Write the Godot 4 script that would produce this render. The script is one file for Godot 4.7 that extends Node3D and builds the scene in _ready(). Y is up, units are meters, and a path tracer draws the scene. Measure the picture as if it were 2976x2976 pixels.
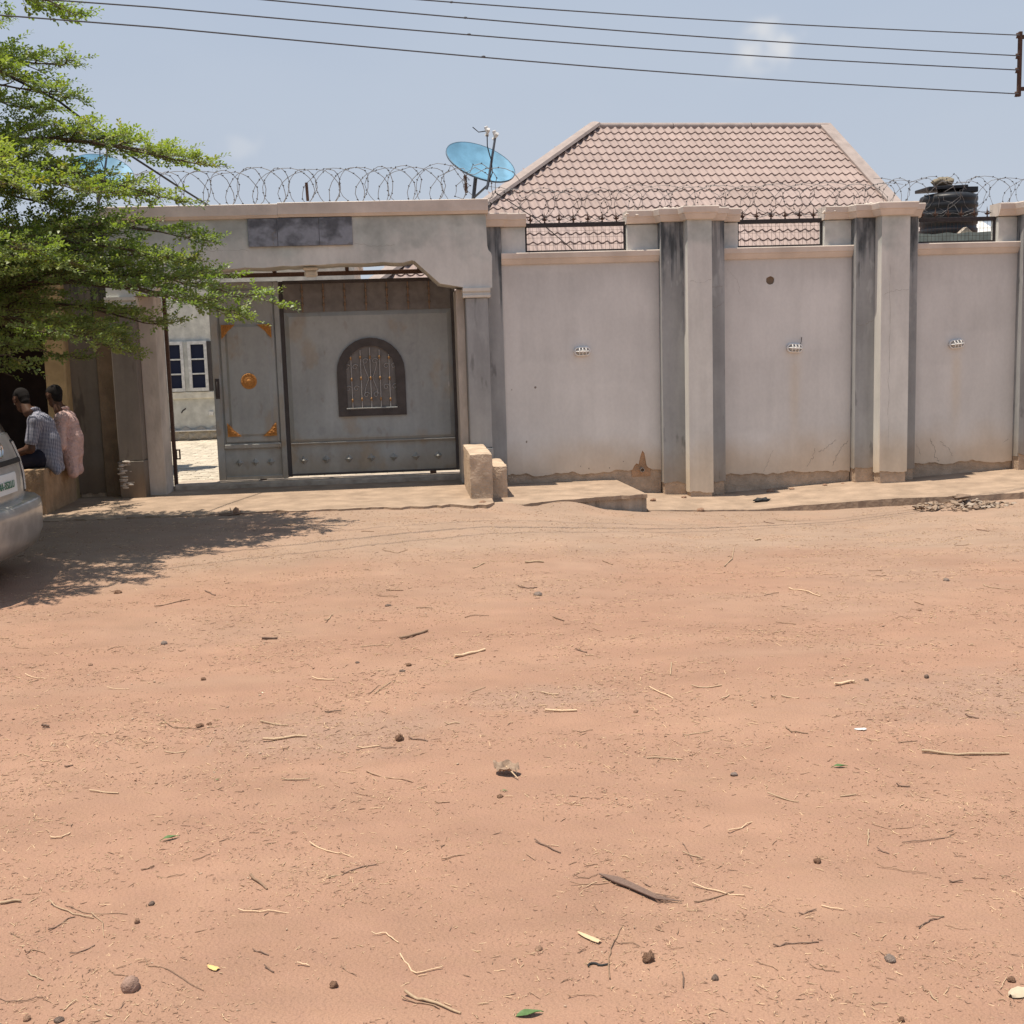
extends Node3D

# ---------------------------------------------------------------- mesh builder
class MB:
	var v := PackedVector3Array()
	var n := PackedVector3Array()
	var c := PackedColorArray()
	var col := Color(1, 1, 1)
	var colored := false
	func _p(a: Vector3, na: Vector3) -> void:
		v.append(a); n.append(na)
		if colored: c.append(col)
	func tri(a: Vector3, b: Vector3, d: Vector3) -> void:   # counter-clockwise seen from outside
		var m := (b - a).cross(d - a)
		if m.length_squared() < 1e-16: return
		m = m.normalized()
		_p(a, m); _p(d, m); _p(b, m)
	func tri_n(a: Vector3, b: Vector3, d: Vector3, na: Vector3, nb: Vector3, nd: Vector3) -> void:
		_p(a, na); _p(d, nd); _p(b, nb)
	func quad(a: Vector3, b: Vector3, d: Vector3, e: Vector3) -> void:
		tri(a, b, d); tri(a, d, e)
	func box(lo: Vector3, hi: Vector3, ch := 0.0, xf := Transform3D.IDENTITY) -> void:
		var ce := (lo + hi) * 0.5
		var h := (hi - lo) * 0.5
		ch = minf(ch, minf(h.x, minf(h.y, h.z)) * 0.9)
		for ax in 3:
			for s in [-1.0, 1.0]:
				var u := (ax + 1) % 3
				var w := (ax + 2) % 3
				var q := []
				for k in [[-1, -1], [1, -1], [1, 1], [-1, 1]]:
					var p := Vector3.ZERO
					p[ax] = h[ax] * s
					p[u] = (h[u] - ch) * k[0]
					p[w] = (h[w] - ch) * k[1]
					q.append(xf * (ce + p))
				if s > 0: quad(q[0], q[1], q[2], q[3])
				else: quad(q[3], q[2], q[1], q[0])
		if ch <= 0.0: return
		for ax in 3:
			var u := (ax + 1) % 3
			var w := (ax + 2) % 3
			for su in [-1.0, 1.0]:
				for sw in [-1.0, 1.0]:
					var q := []
					for k in [[-1, 0], [1, 0], [1, 1], [-1, 1]]:
						var p := Vector3.ZERO
						p[ax] = (h[ax] - ch) * k[0]
						p[u] = (h[u] - (0.0 if k[1] == 0 else ch)) * su
						p[w] = (h[w] - (ch if k[1] == 0 else 0.0)) * sw
						q.append(xf * (ce + p))
					if su * sw > 0: quad(q[3], q[2], q[1], q[0])
					else: quad(q[0], q[1], q[2], q[3])
		for sx in [-1.0, 1.0]:
			for sy in [-1.0, 1.0]:
				for sz in [-1.0, 1.0]:
					var a := xf * (ce + Vector3(h.x * sx, (h.y - ch) * sy, (h.z - ch) * sz))
					var b := xf * (ce + Vector3((h.x - ch) * sx, h.y * sy, (h.z - ch) * sz))
					var d := xf * (ce + Vector3((h.x - ch) * sx, (h.y - ch) * sy, h.z * sz))
					if sx * sy * sz > 0: tri(a, b, d)
					else: tri(a, d, b)
	func grid(rows: Array, flip := false, closed := false) -> void:   # rows of equal length, smooth normals
		var R := rows.size()
		var C: int = rows[0].size()
		var nn := []
		for i in R:
			var line := PackedVector3Array()
			for j in C:
				var j0 := (j - 1 + C) % C if closed else maxi(j - 1, 0)
				var j1 := (j + 1) % C if closed else mini(j + 1, C - 1)
				var du: Vector3 = rows[i][j1] - rows[i][j0]
				var dv: Vector3 = rows[mini(i + 1, R - 1)][j] - rows[maxi(i - 1, 0)][j]
				var m := du.cross(dv)
				if m.length_squared() < 1e-18: m = Vector3.UP
				m = m.normalized()
				line.append(-m if flip else m)
			nn.append(line)
		for i in R - 1:
			for j in (C if closed else C - 1):
				var k := (j + 1) % C
				if flip:
					tri_n(rows[i][j], rows[i + 1][j], rows[i + 1][k], nn[i][j], nn[i + 1][j], nn[i + 1][k])
					tri_n(rows[i][j], rows[i + 1][k], rows[i][k], nn[i][j], nn[i + 1][k], nn[i][k])
				else:
					tri_n(rows[i][j], rows[i][k], rows[i + 1][k], nn[i][j], nn[i][k], nn[i + 1][k])
					tri_n(rows[i][j], rows[i + 1][k], rows[i + 1][j], nn[i][j], nn[i + 1][k], nn[i + 1][j])
	func tube(pts: Array, rad: Array, sides := 6, caps := true) -> void:
		var rows := []
		var up := Vector3(0.13, 1, 0.07).normalized()
		for i in pts.size():
			var d: Vector3 = (pts[mini(i + 1, pts.size() - 1)] - pts[maxi(i - 1, 0)]).normalized()
			if absf(d.dot(up)) > 0.97: up = Vector3(1, 0.1, 0.05).normalized()
			var a := d.cross(up).normalized()
			var b := a.cross(d).normalized()
			up = b
			var r: float = rad[mini(i, rad.size() - 1)]
			var line := PackedVector3Array()
			for k in sides:
				var t := TAU * k / sides
				line.append(pts[i] + (a * cos(t) + b * sin(t)) * r)
			rows.append(line)
		grid(rows, true, true)
		if caps:
			for k in sides - 2:
				tri(rows[0][0], rows[0][k + 1], rows[0][k + 2])
				var z := rows.size() - 1
				tri(rows[z][0], rows[z][k + 2], rows[z][k + 1])
	func lathe(prof: Array, seg := 16, xf := Transform3D.IDENTITY) -> void:   # Vector2(radius, height), bottom to top
		var rows := []
		for p in prof:
			var line := PackedVector3Array()
			for k in seg:
				var t := -TAU * k / seg
				line.append(xf * Vector3(p.x * cos(t), p.y, p.x * sin(t)))
			rows.append(line)
		grid(rows, false, true)
	func sphere(ce: Vector3, r: Vector3, seg := 10) -> void:
		var pr := []
		for i in seg / 2 + 1:
			var t := -PI / 2 + PI * i / (seg / 2)
			pr.append(Vector2(maxf(cos(t), 0.001), sin(t)))
		lathe(pr, seg, Transform3D(Basis.from_scale(r), ce))
	func extrude(poly: PackedVector2Array, z0: float, z1: float, xf := Transform3D.IDENTITY) -> void:
		var p := poly.duplicate()
		if Geometry2D.is_polygon_clockwise(p): p.reverse()
		var t := Geometry2D.triangulate_polygon(p)
		for i in range(0, t.size(), 3):
			var a := p[t[i]]
			var b := p[t[i + 1]]
			var d := p[t[i + 2]]
			if (b - a).cross(d - a) < 0:
				var q := b
				b = d
				d = q
			tri(xf * Vector3(a.x, a.y, z1), xf * Vector3(b.x, b.y, z1), xf * Vector3(d.x, d.y, z1))
			tri(xf * Vector3(a.x, a.y, z0), xf * Vector3(d.x, d.y, z0), xf * Vector3(b.x, b.y, z0))
		for i in p.size():
			var a := p[i]
			var b := p[(i + 1) % p.size()]
			quad(xf * Vector3(a.x, a.y, z0), xf * Vector3(b.x, b.y, z0), xf * Vector3(b.x, b.y, z1), xf * Vector3(a.x, a.y, z1))
	func ring(outer: Array, inner: Array, z0: float, z1: float, closed := true) -> void:   # both counter-clockwise, Vector2
		var m := outer.size()
		for i in (m if closed else m - 1):
			var k := (i + 1) % m
			var a: Vector2 = outer[i]
			var b: Vector2 = outer[k]
			var d: Vector2 = inner[k]
			var e: Vector2 = inner[i]
			quad(Vector3(a.x, a.y, z1), Vector3(b.x, b.y, z1), Vector3(d.x, d.y, z1), Vector3(e.x, e.y, z1))
			quad(Vector3(a.x, a.y, z0), Vector3(b.x, b.y, z0), Vector3(b.x, b.y, z1), Vector3(a.x, a.y, z1))
			quad(Vector3(e.x, e.y, z1), Vector3(d.x, d.y, z1), Vector3(d.x, d.y, z0), Vector3(e.x, e.y, z0))
	func moulding(path: Array, prof: Array, back: float) -> void:   # path in plan Vector2(x, z) going +x; prof Vector2(out, y) bottom to top
		var rows := []
		for i in path.size():
			var off := Vector2.ZERO
			var pn := Vector2.ZERO
			var nx := Vector2.ZERO
			if i > 0:
				var d: Vector2 = (path[i] - path[i - 1]).normalized()
				pn = Vector2(-d.y, d.x)
			if i < path.size() - 1:
				var d: Vector2 = (path[i + 1] - path[i]).normalized()
				nx = Vector2(-d.y, d.x)
			if i == 0: off = nx
			elif i == path.size() - 1: off = pn
			else: off = (pn + nx) / (1.0 + pn.dot(nx))
			var line := PackedVector3Array()
			line.append(Vector3(path[i].x, prof[0].y, back))
			for q in prof:
				line.append(Vector3(path[i].x + off.x * q.x, q.y, path[i].y + off.y * q.x))
			line.append(Vector3(path[i].x, prof[-1].y, back))
			rows.append(line)
		var C: int = rows[0].size()
		for i in rows.size() - 1:
			for j in C - 1:
				quad(rows[i][j], rows[i + 1][j], rows[i + 1][j + 1], rows[i][j + 1])
		var z := rows.size() - 1
		for j in C - 2:
			tri(rows[0][0], rows[0][j + 1], rows[0][j + 2])
			tri(rows[z][0], rows[z][j + 2], rows[z][j + 1])
	func mesh() -> ArrayMesh:
		var a := []
		a.resize(Mesh.ARRAY_MAX)
		a[Mesh.ARRAY_VERTEX] = v
		a[Mesh.ARRAY_NORMAL] = n
		if colored: a[Mesh.ARRAY_COLOR] = c
		var m := ArrayMesh.new()
		m.add_surface_from_arrays(Mesh.PRIMITIVE_TRIANGLES, a)
		return m

# ---------------------------------------------------------------- scene helpers
var M := {}
var used := {}
var rng := RandomNumberGenerator.new()

func lin(r: float, g: float, b: float) -> Color:
	return Color(r, g, b).linear_to_srgb()

func numbered(called: String) -> String:
	var k: int = used.get(called, 0)
	used[called] = k + 1
	return called if k == 0 else "%s_%03d" % [called, k]

func tag(o: Node, label: String, category := "", group := "", kind := "") -> Node:
	if label: o.set_meta("label", label)
	if category: o.set_meta("category", category)
	if group: o.set_meta("group", group)
	if kind: o.set_meta("kind", kind)
	return o

func thing(called: String, label: String, category: String, at := Vector3.ZERO, group := "", turn := 0.0) -> Node3D:
	var o := Node3D.new()
	o.name = numbered(called)
	add_child(o)
	o.position = at
	o.rotation.y = turn
	tag(o, label, category, group)
	return o

func put(called: String, mesh: Mesh, m: Material, parent: Node = self) -> MeshInstance3D:
	var o := MeshInstance3D.new()
	o.mesh = mesh
	o.material_override = m
	if parent == self: o.name = numbered(called)
	else: o.name = called
	parent.add_child(o, true)
	return o

func obj(called: String, b: MB, m: Material, parent: Node = self) -> MeshInstance3D:
	return put(called, b.mesh(), m, parent)

func struct(called: String, b: MB, m: Material, label := "") -> MeshInstance3D:
	var o := obj(called, b, m)
	tag(o, label, "", "", "structure")
	return o

func copies(called: String, mesh: Mesh, m: Material, xs: Array, cs: Array, parent: Node = self) -> MultiMeshInstance3D:
	var mm := MultiMesh.new()
	mm.transform_format = MultiMesh.TRANSFORM_3D
	mm.use_colors = cs.size() > 0
	mm.mesh = mesh
	mm.instance_count = xs.size()
	for i in xs.size():
		mm.set_instance_transform(i, xs[i])
		if cs.size() > 0: mm.set_instance_color(i, cs[i])
	var o := MultiMeshInstance3D.new()
	o.multimesh = mm
	o.material_override = m
	if parent == self: o.name = numbered(called)
	else: o.name = called
	parent.add_child(o, true)
	o.set_meta("kind", "stuff")
	return o

func noise_tex(sd: int, freq: float, oct: int, lo: float, hi: float, size := 512, tint := Color(1, 1, 1), p0 := 0.3, p1 := 0.7) -> NoiseTexture2D:
	var f := FastNoiseLite.new()
	f.seed = sd
	f.noise_type = FastNoiseLite.TYPE_SIMPLEX_SMOOTH
	f.frequency = freq
	f.fractal_octaves = oct
	f.fractal_gain = 0.58
	var t := NoiseTexture2D.new()
	t.width = size
	t.height = size
	t.seamless = true
	t.noise = f
	var g := Gradient.new()
	g.offsets = PackedFloat32Array([p0, p1])
	g.colors = PackedColorArray([Color(lo * tint.r, lo * tint.g, lo * tint.b), Color(hi, hi, hi)])
	t.color_ramp = g
	return t

func surf(col: Color, rough := 0.9, tex: Texture2D = null, scale := Vector3.ONE, bump: Texture2D = null, depth := 0.0, metal := 0.0) -> StandardMaterial3D:
	var m := StandardMaterial3D.new()
	m.albedo_color = col
	m.roughness = rough
	m.metallic = metal
	m.metallic_specular = 0.35
	if tex:
		m.albedo_texture = tex
		m.uv1_triplanar = true
		m.uv1_world_triplanar = true
		m.uv1_scale = scale
	if bump:
		m.uv1_triplanar = true
		m.uv1_world_triplanar = true
		m.uv1_scale = scale
		m.heightmap_enabled = true
		m.heightmap_texture = bump
		m.heightmap_scale = depth
	return m

func ragged(x0: float, x1: float, y: float, amp: float, sd: int, step := 0.03) -> Array:   # a broken edge from x0 to x1
	var f := FastNoiseLite.new()
	f.seed = sd
	f.frequency = 2.4
	f.fractal_octaves = 4
	f.fractal_gain = 0.62
	var out := []
	var k := maxi(2, int((x1 - x0) / step))
	for i in k + 1:
		var x := lerpf(x0, x1, float(i) / k)
		out.append(Vector2(x, y + amp * 1.8 * f.get_noise_2d(x, y * 3.0 + sd)))
	return out

func blob(ce: Vector2, rx: float, ry: float, sd: int, k := 18, rough := 0.25) -> Array:
	var r := RandomNumberGenerator.new()
	r.seed = sd
	var out := []
	for i in k:
		var t := TAU * i / k
		var q := 1.0 + r.randf_range(-rough, rough)
		out.append(ce + Vector2(cos(t) * rx * q, sin(t) * ry * q))
	return out

func with_hole(outline: Array, hole: Array) -> PackedVector2Array:   # outline counter-clockwise, its last point nearest the hole's first
	var p := PackedVector2Array(outline)
	var h := hole.duplicate()
	h.reverse()
	var best := 0
	var far := 1e9
	var hb := 0
	for i in p.size():
		for j in h.size():
			var d: float = p[i].distance_to(h[j])
			if d < far:
				far = d
				best = i
				hb = j
	var out := PackedVector2Array()
	for i in best + 1: out.append(p[i])
	for j in h.size(): out.append(h[(hb + j) % h.size()])
	out.append(h[hb] + Vector2(0.0007, 0.0003))
	out.append(p[best] + Vector2(0.0007, 0.0003))
	for i in range(best + 1, p.size()): out.append(p[i])
	return out

# ---------------------------------------------------------------- smooth bodies: distance field to surface nets
func body_mesh(bones: Array, cell: float, k: float, b: MB) -> void:
	var lo := Vector3(1e9, 1e9, 1e9)
	var hi := -lo
	for q in bones:
		var r: float = maxf(q[2], q[3]) + k * 0.5 + cell * 2.0
		for e in [q[0], q[1]]:
			lo = lo.min(e - Vector3(r, r, r))
			hi = hi.max(e + Vector3(r, r, r))
	var nx := int((hi.x - lo.x) / cell) + 2
	var ny := int((hi.y - lo.y) / cell) + 2
	var nz := int((hi.z - lo.z) / cell) + 2
	var f := PackedFloat32Array()
	f.resize(nx * ny * nz)
	f.fill(1.0)
	for q in bones:
		var a: Vector3 = q[0]
		var d: Vector3 = q[1] - a
		var l2 := maxf(d.length_squared(), 1e-9)
		var r0: float = q[2]
		var r1: float = q[3]
		var m := maxf(r0, r1) + k + cell * 2.0
		var p0 := ((a.min(q[1]) - Vector3(m, m, m) - lo) / cell).floor()
		var p1 := ((a.max(q[1]) + Vector3(m, m, m) - lo) / cell).ceil()
		for z in range(maxi(0, int(p0.z)), mini(nz, int(p1.z) + 1)):
			for y in range(maxi(0, int(p0.y)), mini(ny, int(p1.y) + 1)):
				var row := (z * ny + y) * nx
				for x in range(maxi(0, int(p0.x)), mini(nx, int(p1.x) + 1)):
					var p := lo + Vector3(x, y, z) * cell - a
					var t := clampf(p.dot(d) / l2, 0.0, 1.0)
					var s := (p - d * t).length() - lerpf(r0, r1, t)
					var o := f[row + x]
					var h := maxf(k - absf(o - s), 0.0) / k
					f[row + x] = minf(o, s) - h * h * k * 0.25
	var at := {}
	var pos := PackedVector3Array()
	var nor := PackedVector3Array()
	for z in nz - 1:
		for y in ny - 1:
			for x in nx - 1:
				var i := (z * ny + y) * nx + x
				var c0 := f[i]
				if c0 > cell * 2.0 or c0 < -cell * 2.0: continue
				var sum := Vector3.ZERO
				var cnt := 0
				var cv := [c0, f[i + 1], f[i + nx], f[i + nx + 1], f[i + nx * ny], f[i + nx * ny + 1], f[i + nx * ny + nx], f[i + nx * ny + nx + 1]]
				for e in 12:
					var ax := e / 4
					var o1 := [0, 2, 4, 6, 0, 1, 4, 5, 0, 1, 2, 3][e] as int
					var o2 := o1 + (1 << ax)
					var va: float = cv[o1]
					var vb: float = cv[o2]
					if (va < 0) == (vb < 0): continue
					var pa := Vector3(o1 & 1, (o1 >> 1) & 1, o1 >> 2)
					var pb := Vector3(o2 & 1, (o2 >> 1) & 1, o2 >> 2)
					sum += pa.lerp(pb, va / (va - vb))
					cnt += 1
				if cnt == 0: continue
				at[i] = pos.size()
				pos.append(lo + (Vector3(x, y, z) + sum / cnt) * cell)
				var g := Vector3(cv[1] - cv[0] + cv[3] - cv[2] + cv[5] - cv[4] + cv[7] - cv[6], cv[2] - cv[0] + cv[3] - cv[1] + cv[6] - cv[4] + cv[7] - cv[5], cv[4] - cv[0] + cv[5] - cv[1] + cv[6] - cv[2] + cv[7] - cv[3])
				nor.append(g.normalized())
	var st := [1, nx, nx * ny]
	for i in at:
		for ax in 3:
			var s: int = st[ax]
			var u: int = st[(ax + 1) % 3]
			var w: int = st[(ax + 2) % 3]
			if i + s >= f.size(): continue
			var v0 := f[i]
			var v1 := f[i + s]
			if (v0 < 0) == (v1 < 0): continue
			if not (at.has(i - u) and at.has(i - w) and at.has(i - u - w)): continue
			var q := [at[i - u - w], at[i - w], at[i], at[i - u]]
			if v0 > 0: q.reverse()
			b.tri_n(pos[q[0]], pos[q[1]], pos[q[2]], nor[q[0]], nor[q[1]], nor[q[2]])
			b.tri_n(pos[q[0]], pos[q[2]], pos[q[3]], nor[q[0]], nor[q[2]], nor[q[3]])

func interp(xs: Array, ys: Array, x: float) -> float:
	if x <= xs[0]: return ys[0]
	for i in xs.size() - 1:
		if x <= xs[i + 1]:
			return lerpf(ys[i], ys[i + 1], (x - xs[i]) / (xs[i + 1] - xs[i]))
	return ys[-1]

# heights of the dirt road and of the pavement along the wall
func dirt(x: float, z: float) -> float:
	var e := interp([-1.0, 0.7, 2.6, 3.3, 4.5, 5.5, 6.8], [-0.012, -0.03, -0.24, -0.285, -0.325, -0.29, -0.24], x)
	var t := smoothstep(0.0, 1.0, (7.0 - z) / 5.0)
	var heap := 0.085 * exp(-pow((x - 1.72) / 0.34, 2.0) - pow((z - 1.78) / 0.16, 2.0)) + 0.05 * exp(-pow((x - 1.05) / 0.22, 2.0) - pow((z - 2.0) / 0.15, 2.0))
	return -0.15 + (e + 0.15) * t + heap
func pave_y(x: float) -> float:
	return interp([2.5, 3.3, 3.9, 5.4, 6.2, 7.4, 11.0], [-0.21, -0.25, -0.27, -0.19, -0.18, -0.12, -0.05], x)
func pave_z(x: float) -> float:
	return interp([2.5, 3.1, 4.3, 5.45, 6.7, 11.0], [1.4, 1.35, 1.3, 1.46, 1.66, 2.1], x)

# ---------------------------------------------------------------- the scene
func _ready() -> void:
	rng.seed = 7
	# camera
	var cam := Camera3D.new()
	cam.name = "camera"
	cam.fov = 45.56
	cam.near = 0.05
	cam.far = 900.0
	cam.transform = Transform3D(Basis(Vector3.UP, deg_to_rad(-5.0)) * Basis(Vector3.RIGHT, -0.13653) * Basis(Vector3.BACK, -0.03), Vector3(0, 1.6, 14.4))
	add_child(cam)
	# sky, sun, exposure
	var env := Environment.new()
	env.background_mode = Environment.BG_SKY
	env.tonemap_mode = Environment.TONE_MAPPER_LINEAR
	env.tonemap_exposure = EXPOSURE
	env.sdfgi_enabled = true
	env.ssao_enabled = true
	env.ssil_enabled = true
	var sky := Sky.new()
	sky.sky_material = make_sky()
	env.sky = sky
	var we := WorldEnvironment.new()
	we.name = "world"
	we.environment = env
	add_child(we)
	var sun := DirectionalLight3D.new()
	sun.name = "sun"
	sun.light_energy = 1.6
	sun.light_color = Color(1.0, 0.955, 0.89)
	sun.light_angular_distance = 0.53
	sun.shadow_enabled = true
	sun.look_at_from_position(Vector3.ZERO, Vector3(0.22, -1.0, -0.015), Vector3.BACK)
	add_child(sun)
	make_materials()
	make_ground()
	make_compound_wall()
	make_portal()
	make_gate()
	make_courtyard()
	make_tiled_house()
	make_neighbour()
	make_fences()
	make_wall_lamps()
	make_razor_wire()
	make_dishes()
	make_tank()
	make_power_line()
	make_tree()
	make_car()
	make_people()
	make_blocks()
	make_litter()

const EXPOSURE := 1.2

func make_sky() -> Material:
	var W := 2048
	var H := 1024
	var im := Image.create(W, H, false, Image.FORMAT_RGBF)
	var f := FastNoiseLite.new()
	f.seed = 11
	f.frequency = 2.2
	f.fractal_octaves = 5
	f.fractal_gain = 0.55
	var f2 := FastNoiseLite.new()
	f2.seed = 5
	f2.frequency = 14.0
	f2.fractal_octaves = 4
	# two small clouds: direction, half-angles
	# a small puffy cloud and a fainter one: direction, half-angles, strength
	var cl := [[cloud_dir(1442, 62), 0.015, 0.010, 0.8], [cloud_dir(1472, 84), 0.018, 0.009, 0.75], [cloud_dir(1420, 86), 0.014, 0.009, 0.65], [cloud_dir(1450, 104), 0.026, 0.009, 0.6], [cloud_dir(1424, 132), 0.022, 0.009, 0.35], [cloud_dir(452, 278), 0.016, 0.009, 0.3]]
	for y in H:
		var el := PI * (0.5 - (y + 0.5) / H)
		var up := sin(el)
		var t := clampf(up, 0.0, 1.0)
		var base := Color(0.495, 0.53, 0.575).lerp(Color(0.245, 0.345, 0.525), pow(t, 0.6))
		if up < 0.0: base = Color(0.42, 0.32, 0.25)
		for x in W:
			var d := pano_dir(x, y, W, H)
			var col := base
			if up > 0.0:
				var q := Vector3(d.x, d.y * 2.5, d.z)
				var veil := clampf(f.get_noise_3dv(q) * 0.9 + 0.15, 0.0, 0.5) * 0.32
				col = col.lerp(Color(0.48, 0.53, 0.60), veil)
				for k in cl:
					var cd: Vector3 = k[0]
					if d.dot(cd) < 0.99: continue
					var right := cd.cross(Vector3.UP).normalized()
					var upv := right.cross(cd)
					var px := d.dot(right) / float(k[1])
					var py := d.dot(upv) / float(k[2])
					var r := sqrt(px * px + py * py) + f2.get_noise_3dv(d * 4.0) * 0.75
					var a := smoothstep(1.15, 0.25, r) * float(k[3])
					col = col.lerp(Color(0.61, 0.62, 0.64), a)
			im.set_pixel(x, y, col)
	var m := PanoramaSkyMaterial.new()
	m.panorama = ImageTexture.create_from_image(im)
	m.energy_multiplier = 1.0
	return m

func pano_dir(x: int, y: int, W: int, H: int) -> Vector3:   # Godot's panorama: u = atan(x, -z) / TAU
	var az := TAU * (x + 0.5) / W
	var el := PI * (0.5 - (y + 0.5) / H)
	return Vector3(sin(az) * cos(el), sin(el), -cos(az) * cos(el))

func cloud_dir(px: float, py: float) -> Vector3:   # a bearing read off the photograph
	var b := Basis(Vector3.UP, deg_to_rad(-5.0)) * Basis(Vector3.RIGHT, -0.13653) * Basis(Vector3.BACK, -0.03)
	return (b * Vector3((px - 966.0) / 2300.0, (966.0 - py) / 2300.0, -1.0)).normalized()

func make_materials() -> void:
	var mott := noise_tex(1, 0.006, 6, 0.86, 1.0, 1024, Color(1, 1, 1), 0.15, 0.85)
	var grit := noise_tex(4, 0.06, 4, 0.0, 1.0, 512, Color(1, 1, 1), 0.1, 0.9)
	M.mott = mott
	M.grit = grit
	M.wall = wall_surf(lin(0.745, 0.725, 0.685), wall_image(0), 0.0, grit)
	M.portal = wall_surf(lin(0.73, 0.71, 0.655), wall_image(1), 3.5, grit)
	M.dark_wall = wall_surf(lin(0.41, 0.415, 0.41), wall_image(2), 3.8, grit)
	M.grime_wall = M.dark_wall
	M.dirty_brown_wall = wall_surf(lin(0.25, 0.215, 0.18), wall_image(2), 3.8, grit)  # dirty brown colour of the left pier and pilaster
	M.sign_panel = wall_surf(lin(0.31, 0.325, 0.345), wall_image(3), 3.8, grit)
	M.core = surf(lin(0.54, 0.41, 0.30), 0.97, mott, Vector3(0.9, 0.9, 0.9), grit, 0.6)
	M.broken = surf(lin(0.52, 0.32, 0.19), 0.97, mott, Vector3(1.1, 1.1, 1.1), grit, 0.6)
	M.cream = surf(lin(0.74, 0.65, 0.565), 0.9, noise_tex(8, 0.006, 6, 0.88, 1.0, 512, Color(1, 1, 1), 0.15, 0.85), Vector3(0.5, 0.5, 0.5), grit, 0.15)
	M.sand_concrete = surf(lin(0.405, 0.298, 0.215), 0.96, noise_tex(9, 0.006, 6, 0.84, 1.0, 1024, Color(1, 1, 1), 0.15, 0.85), Vector3(0.4, 0.4, 0.4), grit, 0.5)
	M.concrete = surf(lin(0.50, 0.42, 0.34), 0.96, noise_tex(10, 0.008, 6, 0.8, 1.0, 1024, Color(1, 1, 1), 0.15, 0.85), Vector3(0.5, 0.5, 0.5), grit, 0.6)
	M.block = surf(lin(0.60, 0.46, 0.335), 0.96, noise_tex(12, 0.008, 6, 0.82, 1.0, 512, Color(1, 1, 1), 0.15, 0.85), Vector3(0.9, 0.9, 0.9), grit, 0.7)
	M.seat = surf(lin(0.42, 0.285, 0.175), 0.96, mott, Vector3(0.9, 0.9, 0.9), grit, 0.7)
	M.jamb = surf(lin(0.60, 0.53, 0.46), 0.93, mott, Vector3(0.5, 0.3, 0.5), grit, 0.3)
	M.crack = surf(lin(0.26, 0.225, 0.19), 1.0)
	M.gate = wall_surf(lin(0.40, 0.425, 0.425), wall_image(4), 3.8, grit)
	M.gate.roughness = 0.6
	M.gate.heightmap_scale = 0.05
	M.gate_dark = surf(lin(0.08, 0.07, 0.068), 0.6, mott, Vector3(0.9, 0.9, 0.9))
	M.gate_upper = surf(lin(0.205, 0.192, 0.182), 0.6, mott, Vector3(0.9, 0.9, 0.9))
	M.bronze = surf(lin(0.27, 0.19, 0.13), 0.5, mott, Vector3(3, 3, 3), null, 0.0, 0.3)
	M.bronze_b = surf(lin(0.46, 0.27, 0.13), 0.55, mott, Vector3(3, 3, 3), null, 0.0, 0.2)
	M.gold = surf(lin(0.66, 0.31, 0.09), 0.55, mott, Vector3(9, 9, 9), M.grit, 0.35, 0.15)
	M.grille = surf(lin(0.40, 0.39, 0.385), 0.5, null, Vector3.ONE, null, 0.0, 0.2)
	M.steel = surf(lin(0.05, 0.043, 0.043), 0.6, mott, Vector3(3, 3, 3))
	M.rust = surf(lin(0.10, 0.06, 0.045), 0.85, mott, Vector3(4, 4, 4))
	M.wire = surf(lin(0.21, 0.205, 0.205), 0.5, null, Vector3.ONE, null, 0.0, 0.4)
	M.barb = surf(lin(0.13, 0.13, 0.135), 0.5, null, Vector3.ONE, null, 0.0, 0.4)
	M.cable = surf(lin(0.03, 0.03, 0.032), 0.6)
	M.line = surf(lin(0.10, 0.11, 0.125), 0.6)
	M.white = surf(lin(0.72, 0.71, 0.68), 0.6, mott, Vector3(1.5, 1.5, 1.5))
	M.tile = surf(lin(0.385, 0.295, 0.262), 0.6, noise_tex(15, 0.006, 6, 0.9, 1.0, 512, Color(1, 1, 1), 0.15, 0.85), Vector3(0.4, 0.4, 0.4))
	M.tile_b = surf(lin(0.355, 0.272, 0.24), 0.6, noise_tex(16, 0.006, 6, 0.9, 1.0, 512, Color(1, 1, 1), 0.15, 0.85), Vector3(0.4, 0.4, 0.4))
	M.tile_c = surf(lin(0.405, 0.315, 0.285), 0.62, noise_tex(25, 0.006, 6, 0.86, 1.0, 512, Color(1, 1, 1), 0.15, 0.85), Vector3(0.9, 0.25, 0.9))
	M.tile_cap = surf(lin(0.40, 0.33, 0.295), 0.62, mott, Vector3(0.5, 0.5, 0.5))
	M.house_low = surf(lin(0.60, 0.60, 0.555), 0.9, mott, Vector3(0.6, 0.6, 0.6), grit, 0.2)
	M.house_up = surf(lin(0.72, 0.69, 0.60), 0.9, mott, Vector3(0.6, 0.6, 0.6), grit, 0.2)
	M.plinth = surf(lin(0.44, 0.40, 0.34), 0.85, mott, Vector3(1.2, 1.2, 1.2))
	M.paver = surf(lin(0.62, 0.55, 0.44), 0.9, mott, Vector3(0.9, 0.9, 0.9), grit, 0.3)
	M.paver_b = surf(lin(0.54, 0.48, 0.385), 0.9, mott, Vector3(0.9, 0.9, 0.9), grit, 0.3)
	M.joint = surf(lin(0.30, 0.26, 0.2), 0.97)
	M.dark_glass = surf(lin(0.025, 0.03, 0.055), 0.18)
	M.yellow_wall = surf(lin(0.50, 0.36, 0.19), 0.92, mott, Vector3(0.6, 0.6, 0.6), grit, 0.3)
	M.brown_wall = surf(lin(0.26, 0.19, 0.13), 0.95, mott, Vector3(0.6, 0.6, 0.6), grit, 0.3)
	M.interior = surf(lin(0.06, 0.045, 0.04), 0.95, mott, Vector3(0.6, 0.6, 0.6))
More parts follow.
